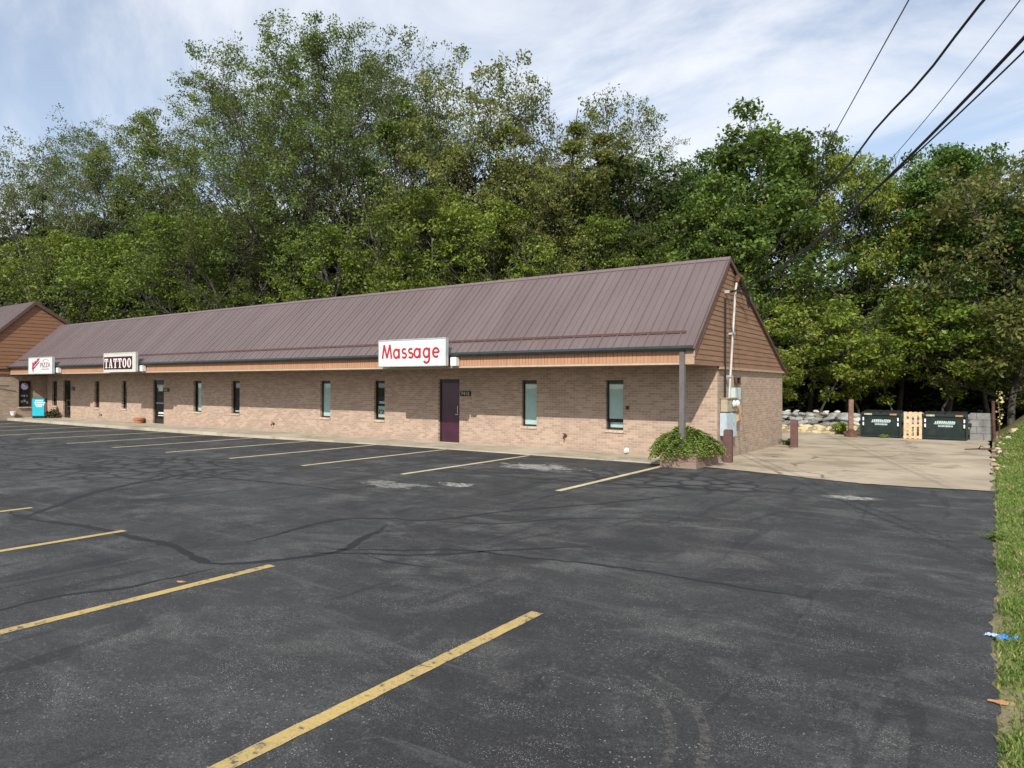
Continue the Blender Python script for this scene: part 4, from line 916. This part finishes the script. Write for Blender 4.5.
def make_tree(seed, H, R, base, mat, leaf, per, spread, n_limb=16, up=.75, density=1.0, trunk_r=None, shape='oval', lean=0, bark_m='bark', fork=1, mindens=0, sub=5, twig=4, droop=0, upbias=.5, bare=0, inner=.3, low=.15, flat=.6, hole=.0):
    q = random.Random(seed); rs = np.random.RandomState(seed); tr = trunk_r or H*.0125
    mb = MB(); anchors = []
    zc = H*(low+(1-low)*.52); hz_u = H-zc; hz_l = zc-H*low; ph = [q.uniform(0, 6.28) for _ in range(4)]
    def inside(p, k=1.0):
        az = math.atan2(p.y, p.x); w = 1+.13*math.sin(2*az+ph[0]+p.z*.25)+.10*math.sin(3*az+ph[1]-p.z*.5)+.07*math.sin(5*az+ph[2]+p.z*.9)
        v = (p.z-zc)/(hz_u if p.z > zc else hz_l); r_ = math.hypot(p.x, p.y)/(R*w)
        if shape == 'cone':
            u = (p.z-H*low)/(H*(1-low)); return u > -.05 and math.hypot(p.x, p.y) < R*w*k*max(.02, min(1, (1-u)**.8*1.12+.02))*min(1, .5+u*2.5)
        return r_*r_+abs(v)**2.3 < k
    def grow(p, d, L, r, lev, nseg):
        pts = [p.copy()]; rad = [r]; dirs = [d.copy()]
        for i in range(nseg):
            d = (d+Vector((q.gauss(0, .12), q.gauss(0, .12), q.gauss(0, .07)+(.06 if lev < 3 else .0)-droop*lev*.02))).normalized(); p = p+d*(L/nseg)
            if lev and i and not inside(p, 1.06 if lev == 1 else 1.12): p = p-d*(L/nseg)*.92
            pts.append(p.copy()); rad.append(r*(1-.90*(i+1)/nseg)+.004); dirs.append(d.copy())
        return pts, rad, dirs
    def child_dir(d, ang):
        ax = Vector((q.gauss(0, 1), q.gauss(0, 1), q.gauss(0, 1))); ax = (ax-d*ax.dot(d)).normalized(); return (d*math.cos(ang)+ax*math.sin(ang)).normalized()
    leaders = []
    for f in range(fork):
        d0 = Vector((lean+(q.uniform(-.13, .13) if fork > 1 else q.uniform(-.04, .04)), (q.uniform(-.13, .13) if fork > 1 else q.uniform(-.04, .04)), 1)).normalized()
        leaders.append(grow(Vector((q.uniform(-.2, .2)*(fork > 1), q.uniform(-.2, .2)*(fork > 1), -.3)), d0, H*.88*(1 if f == 0 else q.uniform(.8, .97)), tr*(1 if fork == 1 else .72), 0, 12))
    for pts, rad, dirs in leaders:
        mb.tube(pts, rad, 7, False); nl = n_limb//fork+2*(fork > 1)
        for k in range(nl):
            t = (k+q.random())/nl; zt = base+(1-base)*t*.97; i = min(11, int(zt*12)); u = zt*12-i; p = pts[i].lerp(pts[min(i+1, 12)], min(1, max(0, u)))
            az = k*2.399+q.uniform(-.5, .5); L = 0
            uu = up*q.uniform(.7, 1.1)*(.6+.6*t); d = Vector((math.cos(az), math.sin(az), uu)).normalized()
            while L < R*1.6 and inside(p+d*(L+.3)): L += .3
            L = max(H*.05, L*q.uniform(.82, 1.02))
            lp, lr, ld = grow(p, d, L, max(.02, rad[i]*.5), 1, 6); mb.tube(lp, lr, 5, False)
            for s_ in range(sub+2):
                v = .25+.75*(s_+q.random())/(sub+2); j = min(5, int(v*6)); pp = lp[j].lerp(lp[j+1], v*6-j); L2 = L*q.uniform(.28, .5)*(1.15-.5*v)+.3
                bp, br, bd = grow(pp, child_dir(ld[j], q.uniform(.5, 1.0)), L2, max(.012, lr[j]*.5), 2, 4); mb.tube(bp, br, 4, False)
                if q.random() < bare or v < inner or math.sin(bp[-1].x*1.1+ph[1])*math.sin(bp[-1].y*1.1+ph[2])*math.sin(bp[-1].z*1.0+ph[3]) > 1-hole: continue
                for w_ in range(twig):
                    v2 = .3+.7*(w_+q.random())/twig; j2 = min(3, int(v2*4)); p3 = bp[j2].lerp(bp[j2+1], v2*4-j2); L3 = L2*q.uniform(.3, .55)+.15
                    tp, t_r, td = grow(p3, child_dir(bd[j2], q.uniform(.4, 1.0)), L3, .012, 3, 2); mb.tube(tp, t_r, 3, False)
                    if q.random() < density: anchors += [tuple(tp[1]), tuple(tp[2])]
                if q.random() < density: anchors += [tuple(bp[-1])]
    me = bpy.data.meshes.new('trunk'); me.from_pydata(mb.v, [], mb.f); me.update(); me.materials.append(M[bark_m])
    for p in me.polygons: p.use_smooth = True
    cr = leaf_cloud(rs, anchors, per, spread, leaf, upbias, M[mat], 'crown', droop, flat=flat)
    zs = [a[2] for a in anchors]; rr = np.percentile([math.hypot(a[0], a[1]) for a in anchors], 92)
    return dict(trunk=me, crown=cr, H=max(zs), R=float(rr), n=len(cr.polygons))
PR = {}
def proto(k, **kw): PR[k] = make_tree(**kw); print('tree', k, PR[k]['n'], round(PR[k]['H'], 1), round(PR[k]['R'], 1))
proto('tall_a', seed=1, H=26, R=6.3, low=.2, base=.18, mat='leaf_olive', leaf=0.16, per=24, spread=.27, n_limb=30, up=1.15, sub=5, twig=4, fork=2, density=.9, bare=.15, hole=.55, inner=.35)
proto('tall_b', seed=2, H=26, R=7.0, low=.24, base=.2, mat='leaf_olive', leaf=0.16, per=23, spread=.27, n_limb=30, up=1.2, sub=5, twig=4, fork=3, density=.85, bare=.2, hole=.6, inner=.4)
proto('dome', seed=21, H=27, R=9.4, low=.2, base=.16, mat='leaf_olive', leaf=0.16, per=23, spread=.28, n_limb=40, up=1.15, sub=7, twig=5, fork=4, density=.85, bare=.18, hole=.55, inner=.42)
proto('tall_open', seed=3, H=26, R=6.4, low=.28, base=.22, mat='leaf_grey', leaf=0.155, per=18, spread=.28, n_limb=26, up=1.3, sub=6, fork=3, density=.72, bark_m='bark_pale', bare=.25, hole=.6, inner=.4)
proto('rusty', seed=4, H=20, R=4.8, low=.2, base=.16, mat='leaf_rust', leaf=0.155, per=21, spread=.25, n_limb=28, up=1.25, sub=6, fork=3, density=.8, bare=.2, hole=.6, inner=.4)
proto('lime', seed=5, H=13, R=4.2, low=.1, base=.1, mat='leaf_lime', leaf=.165, per=18, spread=.25, n_limb=24, up=.9, sub=6, density=.88, bare=.18, flat=.45, hole=.7, inner=.35)
proto('maple_cone', seed=6, H=14, R=4.4, low=.14, base=.14, mat='leaf_maple', leaf=.175, per=24, spread=.30, n_limb=38, up=.7, sub=6, twig=3, shape='cone', density=.9, bare=.12, upbias=1.0, flat=.35, hole=.3)
proto('maple_round', seed=7, H=14, R=4.8, low=.22, base=.22, mat='leaf_maple', leaf=.175, per=26, spread=.32, n_limb=30, up=.7, sub=6, twig=3, density=.85, bare=.16, upbias=1.0, flat=.35, hole=.45)
proto('maple_open', seed=8, H=13, R=4.6, low=.26, base=.26, mat='leaf_sun', leaf=.175, per=22, spread=.32, n_limb=26, up=.8, sub=6, twig=3, density=.8, bare=.2, upbias=1.0, flat=.35, hole=.5)
proto('small_maple', seed=9, H=6.2, R=2.5, low=.30, base=.34, mat='leaf_sun', leaf=.165, per=22, spread=.24, n_limb=18, up=.5, sub=5, twig=2, density=.8, upbias=1.0, trunk_r=.06, bare=.18, inner=.1, flat=.45, hole=.75)
proto('brown', seed=10, H=13, R=4.6, low=.12, base=.14, mat='leaf_brown', leaf=.18, per=24, spread=.32, n_limb=36, up=.6, sub=6, twig=3, density=.95, droop=.3, bare=.05, inner=.15, flat=.45, hole=.3)
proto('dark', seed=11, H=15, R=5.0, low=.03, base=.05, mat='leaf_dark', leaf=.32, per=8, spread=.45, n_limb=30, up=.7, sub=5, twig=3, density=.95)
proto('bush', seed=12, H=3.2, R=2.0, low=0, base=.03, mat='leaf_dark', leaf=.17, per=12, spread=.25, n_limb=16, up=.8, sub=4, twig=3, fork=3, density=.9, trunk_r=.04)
proto('bush_green', seed=13, H=3.0, R=1.9, low=0, base=.03, mat='leaf_lime', leaf=.16, per=12, spread=.24, n_limb=16, up=.8, sub=4, twig=3, fork=3, density=.9, trunk_r=.04)
def place(kind, px, d, topy=None, H=None, wide=1, rot=None, name='tree', label='', cat='tree', group=None, xy=None, z=-.1, lift=0):
    P_ = PR[kind]; x, y = xy or at(px, d)
    h = H if H else CAM_H+(388.5-topy)/CAM_F*d*.97
    sz = h/P_['H']; sw = sz**.6*wide
    o = bpy.data.objects.new(name, None); col.objects.link(o); o.location = (x, y, z); o.empty_display_size = .5
    o.rotation_euler = (0, 0, rot if rot is not None else rnd.uniform(0, 6.28)); o.scale = (sw, sw, sz)
    tag(o, label, cat, group)
    for nm in ('trunk', 'crown'):
        c = bpy.data.objects.new(nm, P_[nm]); col.objects.link(c); c.parent = o
    return o
#TREES
G_TALL, G_RUST, G_LIME, G_MAPLE = 'tall trees behind the shop roof', 'thin trees with rusty leaf tips', 'lime green trees behind the roof', 'green maples behind the drive'
for args in [
    ('tall_b', 8, 66, 140, 1.0, 'leftmost tall grey green tree at the photo edge', G_TALL),
    ('tall_open', 48, 63, 130, 1.0, 'thin branched open tree above the peak of the left gable', G_TALL),
    ('tall_open', 98, 60, 110, 1.0, 'open crowned tree with slanting bare branches second along the left skyline', G_TALL),
    ('tall_a', 146, 60, 108, .85, 'olive tree rising just left of the skyline step', G_TALL),
    ('tall_a', 200, 56, 82, .95, 'broad olive tree on the left shoulder of the tallest clump', G_TALL),
    ('dome', 256, 53, 46, .95, 'wide dense olive tree on the left side of the tallest clump', G_TALL),
    ('dome', 300, 51, 18, 1.0, 'tallest broad domed olive tree of the row', G_TALL),
    ('dome', 366, 50, 24, .95, 'broad domed tree with many limbs right of the tallest crown', G_TALL),
    ('tall_open', 405, 49, 38, .95, 'tall open tree on the right flank with sky between its branches', G_TALL),
    ('tall_b', 392, 54, 34, 1.0, 'tall olive tree behind the open tree on the right flank', G_TALL),
    ('tall_open', 424, 52, 58, .7, 'slim open tree at the foot of the right flank of the clump', G_TALL),
    ('tall_b', 30, 72, 132, 1.0, 'distant olive tree filling the skyline beside the leftmost tree', G_TALL),
    ('tall_a', 78, 70, 122, .9, 'distant olive tree between the two open crowned trees at left', G_TALL),
    ('rusty', 606, 50, 98, .9, 'rusty tipped tree just left of the sparse pale tree', G_RUST),
    ('tall_open', 648, 52, 128, .9, 'sparse pale tree second from the skyline dip', G_RUST),
    ('maple_round', 696, 47, 152, .8, 'round green tree in the skyline dip left of the pointed maple', G_MAPLE),
    ('maple_round', 988, 36, 146, .8, 'dense green maple second from the right edge', G_MAPLE),
    ('rusty', 462, 47, 58, 1.05, 'rusty tipped thin tree right of the tall clump', G_RUST),
    ('rusty', 520, 45, 70, 1.1, 'rusty tipped thin tree above the middle of the roof', G_RUST),
    ('rusty', 575, 46, 74, 1.0, 'rusty tipped tree with spreading vase of branches', G_RUST),
    ('tall_open', 628, 48, 112, .7, 'sparse pale tree standing against the sky at centre right', G_RUST),
    ('maple_round', 668, 46, 158, .85, 'small crowned green tree left of the big pointed maple', G_MAPLE),
    ('maple_cone', 700, 44, 172, .8, 'short green tree in the skyline dip beside the pointed maple', G_MAPLE),
    ('maple_cone', 757, 37, 106, 1.15, 'big pointed green maple just behind the gable', G_MAPLE),
    ('maple_round', 808, 38, 138, .78, 'green maple where the first overhead wire meets the leaves', G_MAPLE),
    ('maple_open', 848, 36, 150, .72, 'yellow green maple crossed by the thick wires', G_MAPLE),
    ('maple_round', 900, 37, 146, .8, 'green maple with sky gaps right of the wires', G_MAPLE),
    ('maple_cone', 946, 34, 140, .95, 'tall yellow green maple above the dumpsters', G_MAPLE),
    ('brown', 1012, 30, 150, 1.05, 'browning leafy tree at the right edge of the photo', G_MAPLE),
    ('lime', 60, 54, 232, 1.1, 'green tree low behind the left gable', G_LIME),
    ('lime', 118, 52, 235, 1.2, 'lime green tree low behind the far roof end', G_LIME),
    ('lime', 178, 48, 215, 1.2, 'lime green tree low behind the roof left of middle', G_LIME),
    ('tall_a', 232, 46, 200, .9, 'olive tree of middle height behind the roof', G_TALL),
    ('lime', 330, 44, 225, 1.0, 'green tree low beneath the tallest crowns', G_LIME),
    ('lime', 420, 42, 190, 1.15, 'brightest lime green tree beneath the open tall tree', G_LIME),
    ('lime', 478, 40, 200, 1.1, 'lime green tree above the middle of the roof', G_LIME),
    ('rusty', 548, 41, 170, .9, 'shorter olive brown tree in front of the rusty tipped ones', G_RUST),
    ('lime', 600, 40, 215, .9, 'lime green tree low beside the vase branched tree', G_LIME),
    ('maple_round', 660, 39, 215, .8, 'low green maple behind the roof left of the ridge end', G_MAPLE),
    ('maple_cone', 725, 35, 190, .8, 'mid height maple touching the ridge end', G_MAPLE),
    ]:
    k, px, d, ty, wd, lab, g = args
    nm = {'tall_a': 'broadleaf_tree', 'tall_b': 'broadleaf_tree', 'tall_open': 'broadleaf_tree', 'rusty': 'broadleaf_tree', 'lime': 'broadleaf_tree', 'brown': 'broadleaf_tree'}.get(k, 'maple_tree')
    place(k, px, d, ty, wide=wd, name=nm, label=lab, group=g)
for px, d, H_, wd, lab in ((762, 29.5, 3.9, .9, 'small sunlit maple touching the gable corner'), (818, 31.0, 6.0, 1.0, 'sunlit young maple leaning over the stone wall'), (862, 31.2, 6.2, 1.1, 'sunlit young maple left of the dumpsters behind the post'), (893, 32.5, 5.2, .9, 'sunlit young maple over the left dumpster'),
                           (940, 31.5, 6.4, 1.1, 'sunlit young maple over the right dumpster'), (1010, 33, 5.6, .9, 'half shaded young maple right of the block wall')):
    place('small_maple', px, d, H=H_, wide=wd, name='young_maple', label=lab, group='young sunlit maples behind the wall')
# woods behind, individually standing
q = random.Random(77); k = 0
for row, dd in ((0, 9), (1, 17), (2, 27)):
    px = -60+row*17
    while px < 1130:
        fx = px/1024; d = (62-30*min(1, max(0, px)/760)) if px < 760 else 32
        d += dd+q.uniform(-2, 2); H_ = (15+4*(1-fx)) if px < 640 else 10.5+q.uniform(-.5, 1)
        if px > 640: H_ = 7.4+q.uniform(-.6, 1.2)+dd*.06
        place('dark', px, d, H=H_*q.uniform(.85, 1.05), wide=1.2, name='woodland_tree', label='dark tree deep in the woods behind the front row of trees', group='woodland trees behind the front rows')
        px += q.uniform(48, 66)*(1 if px < 700 else 1.25)
px = -10
while px < 1090:
    d = (52-19*min(1, px/760)) if px < 760 else 33
    for dz in ((7, 12) if px > 720 else (4,)):
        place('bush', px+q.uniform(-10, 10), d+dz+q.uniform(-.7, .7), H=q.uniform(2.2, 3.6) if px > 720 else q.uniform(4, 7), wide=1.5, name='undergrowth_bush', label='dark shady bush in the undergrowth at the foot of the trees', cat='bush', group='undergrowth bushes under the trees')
    px += 40
for px, d, H_, lab in ((395, 37, 6.5, 'bright green bush peeking over the roof ridge left of middle'), (440, 36, 5.6, 'bright green bush just above the ridge with a pale flowering top')):
    place('bush_green', px, d, H=H_, wide=1.3, name='green_bush', label=lab, cat='bush')

# ------------------------------------------------------------------ shrub in brick planter
t = thing('brick_planter', 'low red brick planter at the corner of the walk under the shrub', 'planter', (-6.0, 16.0, 0))
px0, px1, py0, py1 = -6.38, -5.52, 15.22, 16.75
def ring(z0, z1, w_, bev=0):
    r = MB(); r.box(px0, px1, py0, py0+w_, z0, z1); r.box(px0, px1, py1-w_, py1, z0, z1); r.box(px0, px0+w_, py0+w_, py1-w_, z0, z1); r.box(px1-w_, px1, py0+w_, py1-w_, z0, z1); return r
ring(-.05, .34, .10).build('brick_rim', 'brick_red', t); MB().box(px0+.1, px1-.1, py0+.1, py1-.1, 0, .28).build('soil', 'earth', t)
t = thing('sumac_shrub', 'spreading green shrub with arching fronds growing in the brick planter', 'shrub', (-6.0, 15.95, .28)); t.scale = (.88, .92, 1)
rs = np.random.RandomState(5); q = random.Random(5); Pp, Uu, Vv, Tt = [], [], [], []; stems = MB()
for k in range(760):
    az = q.uniform(0, 2*PI); cz_ = q.uniform(-.12, 1.0); sz_ = math.sqrt(max(0, 1-cz_*cz_)); w_ = 1+.13*math.sin(3*az+1)+.10*math.sin(5*az+cz_*4)+q.uniform(-.10, .08)
    out = Vector((math.cos(az)*sz_*.86*w_, math.sin(az)*sz_*.95*w_, cz_*.52*w_)); cc_ = Vector((-6.03, 15.85, .34)); tip = cc_+out; st = cc_+out*.5+Vector((0, 0, .12)); mid = st.lerp(tip, .6)+Vector((0, 0, .10))
    tip.z -= .10*sz_; tone = q.random(); pts = []; nseg = 8
    for i in range(nseg+1):
        u = i/nseg; p = st*(1-u)**2+mid*2*u*(1-u)+tip*u*u; fl = .05 if p.x+.4*(p.y-15.8) < -6.2 else .27
        if p.z < fl: p.z = fl+q.uniform(0, .04)
        pts.append(p)
    for i in range(2, nseg+1):
        d = (pts[i]-pts[i-1]).normalized(); p = pts[i]; side = d.cross(Vector((0, 0, 1))).normalized()
        for sgn in (-1, 1):
            ld = (side*sgn+d*.9+Vector((0, 0, q.uniform(-.4, .3)))).normalized(); ll = .048*(1.2-.5*i/nseg)*q.uniform(.7, 1.4)
            nrm = Vector((q.gauss(0, .45), q.gauss(0, .45), 1)).normalized(); u_ = ld.cross(nrm).normalized()
            Pp.append(p+ld*ll); Vv.append(ld*ll); Uu.append(u_*ll*.6); Tt.append(min(1, max(0, tone*.7+q.random()*.35)))
    stems.tube(pts, [.004]*len(pts), 3, False)
base = Vector((-6.0, 15.95, .28))
me = quad_mesh('fronds', np.array([tuple(a-base) for a in Pp]), np.array([tuple(a) for a in Uu]), np.array([tuple(a) for a in Vv]), Tt, M['leaf_shrub'])
o = bpy.data.objects.new('fronds', me); col.objects.link(o); o.parent = t
for k in range(26):
    az = q.uniform(0, 6.28); a_ = Vector((-6.15+q.uniform(-.25, .25), 15.7+q.uniform(-.3, .3), .55)); stems.tube([a_, a_+Vector((math.cos(az)*.12, math.sin(az)*.12, .16)), a_+Vector((math.cos(az)*.3, math.sin(az)*.3, .24+q.uniform(-.05, .05)))], [.009, .007, .004], 4, False)
stems.build('stems', 'rust', t)
# low plants: corner weeds, by the wall foot, vine on the post
def weed(name, label, x, y, z, H, R, n, mat, leaf, seed, cat='plant', group=None):
    t = thing(name, label, cat, (x, y, z), group); rs = np.random.RandomState(seed); q = random.Random(seed); st = MB(); an = []
    for k in range(n):
        a = q.uniform(0, 6.28); r = R*math.sqrt(q.random()); h = H*q.uniform(.5, 1)*(1.1-.4*r/R); tip = (x+math.cos(a)*r, y+math.sin(a)*r, z+h); mid = (x+math.cos(a)*r*.5, y+math.sin(a)*r*.5, z+h*.6)
        st.tube([(x+math.cos(a)*r*.2, y+math.sin(a)*r*.2, z-.02), mid, tip], .005, 3, False)
        for u in (.5, .7, .85, 1): an.append((math.cos(a)*r*(u-.1), math.sin(a)*r*(u-.1), h*u))
    st.build('stems', 'rust', t); me = leaf_cloud(rs, an, 5, .05, leaf, .4, M[mat], 'leaves')
    o = bpy.data.objects.new('leaves', me); col.objects.link(o); o.parent = t; return t
weed('low_shrub', 'small brown green shrub right of the turquoise cabinet', -41.9, 16.7, .03, .5, .45, 22, 'leaf_brown', .10, 31, 'shrub')
weed('weed_clump', 'yellow green weeds at the foot of the stone wall', -5.0, 29.75, .05, .45, .35, 26, 'leaf_sun', .09, 32)
weed('weed_clump', 'pale weeds at the foot of the left dumpster', -3.3, 28.6, .01, .12, .2, 10, 'leaf_sun', .05, 33)
weed('weed_clump', 'low green weed tuft at the lot edge by the grass', -.0, 10.4, .0, .06, .10, 10, 'leaf_maple', .035, 34)
weed('weed_clump', 'weeds growing at the foot of the rear wall by the bollard', -5.4, 23.3, .0, .2, .25, 12, 'leaf_maple', .06, 35)
t = thing('climbing_vine', 'yellow leaved vine climbing beside the rusty post', 'vine', (.12, 29.3, .1)); rs = np.random.RandomState(6)
MB().tube([(.10, 29.3, .1), (.14, 29.3, .8), (.08, 29.32, 1.4), (.16, 29.3, 1.75)], .02, 6).build('stem', 'rust', t)
an = [(rs.normal(0, .04), rs.normal(0, .04), z_) for z_ in np.linspace(.5, 1.6, 16)]; me = leaf_cloud(rs, an, 4, .05, .09, .2, M['creampaint'], 'leaves'); o = bpy.data.objects.new('leaves', me); col.objects.link(o); o.parent = t

# ------------------------------------------------------------------ rubble stones
q = random.Random(50)
for i in range(26):
    y = q.uniform(19, 30); x = -.05+q.uniform(.0, .35)+max(0, y-24)*.05*q.random()*1.4; r = q.uniform(.05, .12)*(1.7 if y > 27 else 1)
    m_ = MB(); m_.rock((0, 0, 0), (r, r*q.uniform(.7, 1.1), r*.6), q.random(), 2, .2); o = m_.build('rubble_stone', q.choice(['rubble', 'rubble', 'stone_pale', 'stone_sand'])); o.location = (x, y, max(.02, gb(x, y))+r*.2)
    tag(o, 'loose rubble stone lying along the edge of the drive below the grass bank', 'stone', 'rubble stones along the drive edge')
t = thing('fallen_branch', 'dark broken branch lying on the drive near the grass', 'branch', (-.35, 24.6, .02))
MB().tube([(-.75, 24.6, .03), (-.4, 24.65, .06), (-.05, 24.55, .08), (.15, 24.6, .05)], [.015, .025, .03, .015], 6).build('stick', 'rust', t); MB().tube([(-.4, 24.65, .06), (-.35, 24.5, .16), (-.25, 24.4, .12)], [.018, .014, .006], 5).build('side_twig', 'rust', t)
# litter
def crumple(name, label, cat, x, y, z, sx, sy, sz, mat, seed, n=9):
    q = random.Random(seed); mb = MB()
    for j in range(n):
        for i in range(n): u, v = i/(n-1)-.5, j/(n-1)-.5; mb.v.append((x+u*sx*(1+q.uniform(-.2, .2))+v*sy*.3, y+v*sy*(1+q.uniform(-.25, .25)), z+abs(q.gauss(0, sz))*(1-2*max(abs(u), abs(v))*.6)))
    for j in range(n-1):
        for i in range(n-1): a = j*n+i; mb.f.append((a, a+1, a+n+1, a+n))
    o = mb.build(name, mat, base=(x, y, z)); return tag(o, label, cat)
crumple('plastic_wrapper', 'crumpled blue plastic wrapper at the lot edge beside the grass', 'litter', .075, 6.32, .012, .12, .10, .02, 'blueplastic', 1)
crumple('plastic_bag', 'milky torn plastic scrap next to the blue wrapper', 'litter', -.02, 6.36, .006, .08, .07, .010, 'clearplastic', 2)
crumple('dry_leaf', 'orange brown dry leaf at the edge of the asphalt', 'leaf', .03, 5.02, .008, .12, .045, .01, 'dryleaf', 3, 5)
crumple('dry_leaf', 'small tan dry leaf on the asphalt beside the middle yellow line', 'leaf', -6.3, 3.62, .006, .08, .05, .008, 'dryleaf', 4, 5)

# ------------------------------------------------------------------ grass blades
rs = np.random.RandomState(8); N = 200000
u = rs.uniform(0, 1, N); Y = 2.2+28.5*u**1.5; X = .01+rs.beta(1, 1.9, N)*(1.0+Y*.12)
keep = rs.uniform(0, 1, N) < np.clip((X+.02+rs.normal(0, .03, N)+.03*np.sin(Y*2.3)+.03*np.sin(Y*7.1+1))/.14, 0.0, 1)
X, Y = X[keep], Y[keep]; patch = .5+.5*np.sin(X*5+1.3*np.sin(Y*1.7))*np.sin(Y*2.1+X*2); keep = rs.uniform(0, 1, len(X)) < .22+.7*patch; X, Y, patch = X[keep], Y[keep], patch[keep]
n = len(X); Z = np.array([max(0, gb(a, b)) for a, b in zip(X, Y)]); h = rs.uniform(.014, .042, n)*(.7+.5*patch)*(1+Y*.05); lean = rs.normal(0, .5, (n, 2))*h[:, None]; az = rs.uniform(0, 6.28, n); wd = .0024*(1+Y*.2)
A = np.stack([X, Y, Z-.004], 1); T = A+np.stack([lean[:, 0], lean[:, 1], h], 1); S = np.stack([np.cos(az)*wd, np.sin(az)*wd, 0*wd], 1); Mid = A*.5+T*.5+np.stack([-lean[:, 0]*.15, -lean[:, 1]*.15, h*.08], 1)
co = np.stack([A-S, A+S, Mid+S*.8, T, Mid-S*.8], 1).astype(np.float32)
me = bpy.data.meshes.new('grass'); me.vertices.add(5*n); me.vertices.foreach_set('co', co.ravel()); me.loops.add(5*n); me.loops.foreach_set('vertex_index', np.arange(5*n, dtype=np.int32)); me.polygons.add(n)
me.polygons.foreach_set('loop_start', np.arange(0, 5*n, 5, dtype=np.int32)); me.polygons.foreach_set('loop_total', np.full(n, 5, np.int32))
a_ = me.attributes.new('tone', 'FLOAT', 'FACE'); a_.data.foreach_set('value', np.clip(rs.uniform(0, 1, n)*.7+patch*.25+(rs.uniform(0, 1, n) < .10)*.5, 0, 1).astype(np.float32)); me.update(); me.materials.append(M['blade'])
o = bpy.data.objects.new('grass', me); col.objects.link(o); tag(o, 'short patchy grass on the verge beside the lot', 'grass', kind='stuff')

# ------------------------------------------------------------------ overhead wires and poles
def wire(name, label, a, b, sag, r, mat, wob=0, seed=1):
    a, b = Vector(a), Vector(b); q = random.Random(seed); pts = []
    for i in range(61):
        t_ = i/60; p = a.lerp(b, t_); p.z -= sag*4*t_*(1-t_)
        if wob: p.z += wob*math.sin(t_*95)*.5; p.x += wob*math.sin(t_*70+1)
        pts.append(p)
    mb = MB().tube(pts, r, 6); return tag(mb.build(name, mat, base=tuple(a)), label, 'wire')
P1 = (8, -8); MT = (XC+.12, 17.62, 4.27); MT2 = (XC+.14, 18.0, 4.33)
wire('overhead_wire', 'leftmost grey overhead wire crossing the sky', (8, -8, 10.8), (-8.7, 42.6, 14.0), .0, .022, 'cable_grey')
wire('overhead_wire', 'wavy black overhead cable second from the left', (8, -8, 7.8), MT2, .4, .014, 'cable', .02)
wire('overhead_wire', 'thin black overhead wire third from the left', (8, -8, 10.8), (-8.7, 42.6, 11.0), 2.2, .010, 'cable')
wire('overhead_wire', 'thickest black overhead service cable running to the gable mast', (8, -8, 10.2), MT, 2.2, .015, 'cable')
wire('overhead_wire', 'thin cable joining the thickest one from below at the right edge', (8, -8, 8.6), (XC+.12, 17.62, 4.24), 1.6, .008, 'cable')
def pole(x, y, H, lab):
    t = thing('utility_pole', lab, 'utility pole', (x, y, -.1)); MB().tube([(x, y, -.3), (x, y, H)], [.16, .11], 10).build('pole', 'wood', t)
    MB().box(x-1.1, x+1.1, y-.06, y+.06, H-.8, H-.68).build('crossarm', 'wood', t)
    for s in (-1, 0, 1): MB().lathe((x+s*.95, y, H-.68), [(0, 0), (.04, 0), (.055, .06), (.03, .09), (.05, .13), (0, .15)], 8).build('insulator', 'signframe', t)
pole(8.1, -8.15, 11.2, 'wooden utility pole holding the overhead wires beside the lot'); pole(-8.7, 42.6, 14.6, 'wooden utility pole hidden among the maples behind the building')

# ------------------------------------------------------------------ light
w = bpy.data.worlds.new('World'); scene.world = w; w.use_nodes = True; nt = w.node_tree; nt.nodes.clear()
sun_dir = Vector((.73, -1.81, 1.43)).normalized()
elev = math.asin(sun_dir.z); azim = math.atan2(sun_dir.x, sun_dir.y)
class WT(NT):
    def __init__(s, t): s.t = t; s.out = s.n('ShaderNodeOutputWorld')
W = WT(nt)
sky = W.n('ShaderNodeTexSky', sky_type='NISHITA'); sky.sun_disc = False; sky.sun_elevation = elev; sky.sun_rotation = azim; sky.air_density = 1.0; sky.dust_density = .5; sky.ozone_density = 1.0
tc = W.n('ShaderNodeTexCoord').outputs['Generated']; sx = W.n('ShaderNodeSeparateXYZ'); W.l(tc, sx.inputs[0])
den = W.math('ADD', W.math('MAXIMUM', sx.outputs[2], 0), .16); cb = W.n('ShaderNodeCombineXYZ'); W.l(W.math('DIVIDE', sx.outputs[0], den), cb.inputs[0]); W.l(W.math('DIVIDE', sx.outputs[1], den), cb.inputs[1])
cn = W.noise(W.mapv(cb.outputs[0], (.6, 1.35, 1), (1.7, 2.4, 0), (0, 0, .95)), 1.15, 9, .6, .7); c2 = W.noise(W.mapv(cb.outputs[0], (1, 1, 1), (4, 2, 0)), .55, 3, .5)
cov = W.math('ADD', W.math('MULTIPLY', cn, .65), W.math('MULTIPLY', c2, .35))
fac = W.ramp(cov, .40, .60, (.26, .92))
cc = W.mix(fac, sky.outputs[0], (5.9, 6.1, 6.5))
bg = W.n('ShaderNodeBackground'); W.l(cc, bg.inputs[0]); bg.inputs[1].default_value = .15; W.l(bg.outputs[0], W.out.inputs[0])
sl = bpy.data.lights.new('sun', 'SUN'); so = bpy.data.objects.new('sun', sl); col.objects.link(so); sl.energy = 4.2; sl.angle = math.radians(.53); sl.color = (1, .955, .89)
so.rotation_euler = (-sun_dir).to_track_quat('-Z', 'Y').to_euler(); so.location = (0, -10, 30)
scene.view_settings.view_transform = 'Standard'; scene.view_settings.look = 'None'; scene.view_settings.exposure = 0.14; scene.view_settings.gamma = 1
scene.cycles.max_bounces = 4; scene.cycles.transparent_max_bounces = 8; scene.cycles.diffuse_bounces = 2; scene.cycles.use_denoising = True
for o in bpy.data.objects:
    if '_base' in o: del o['_base']
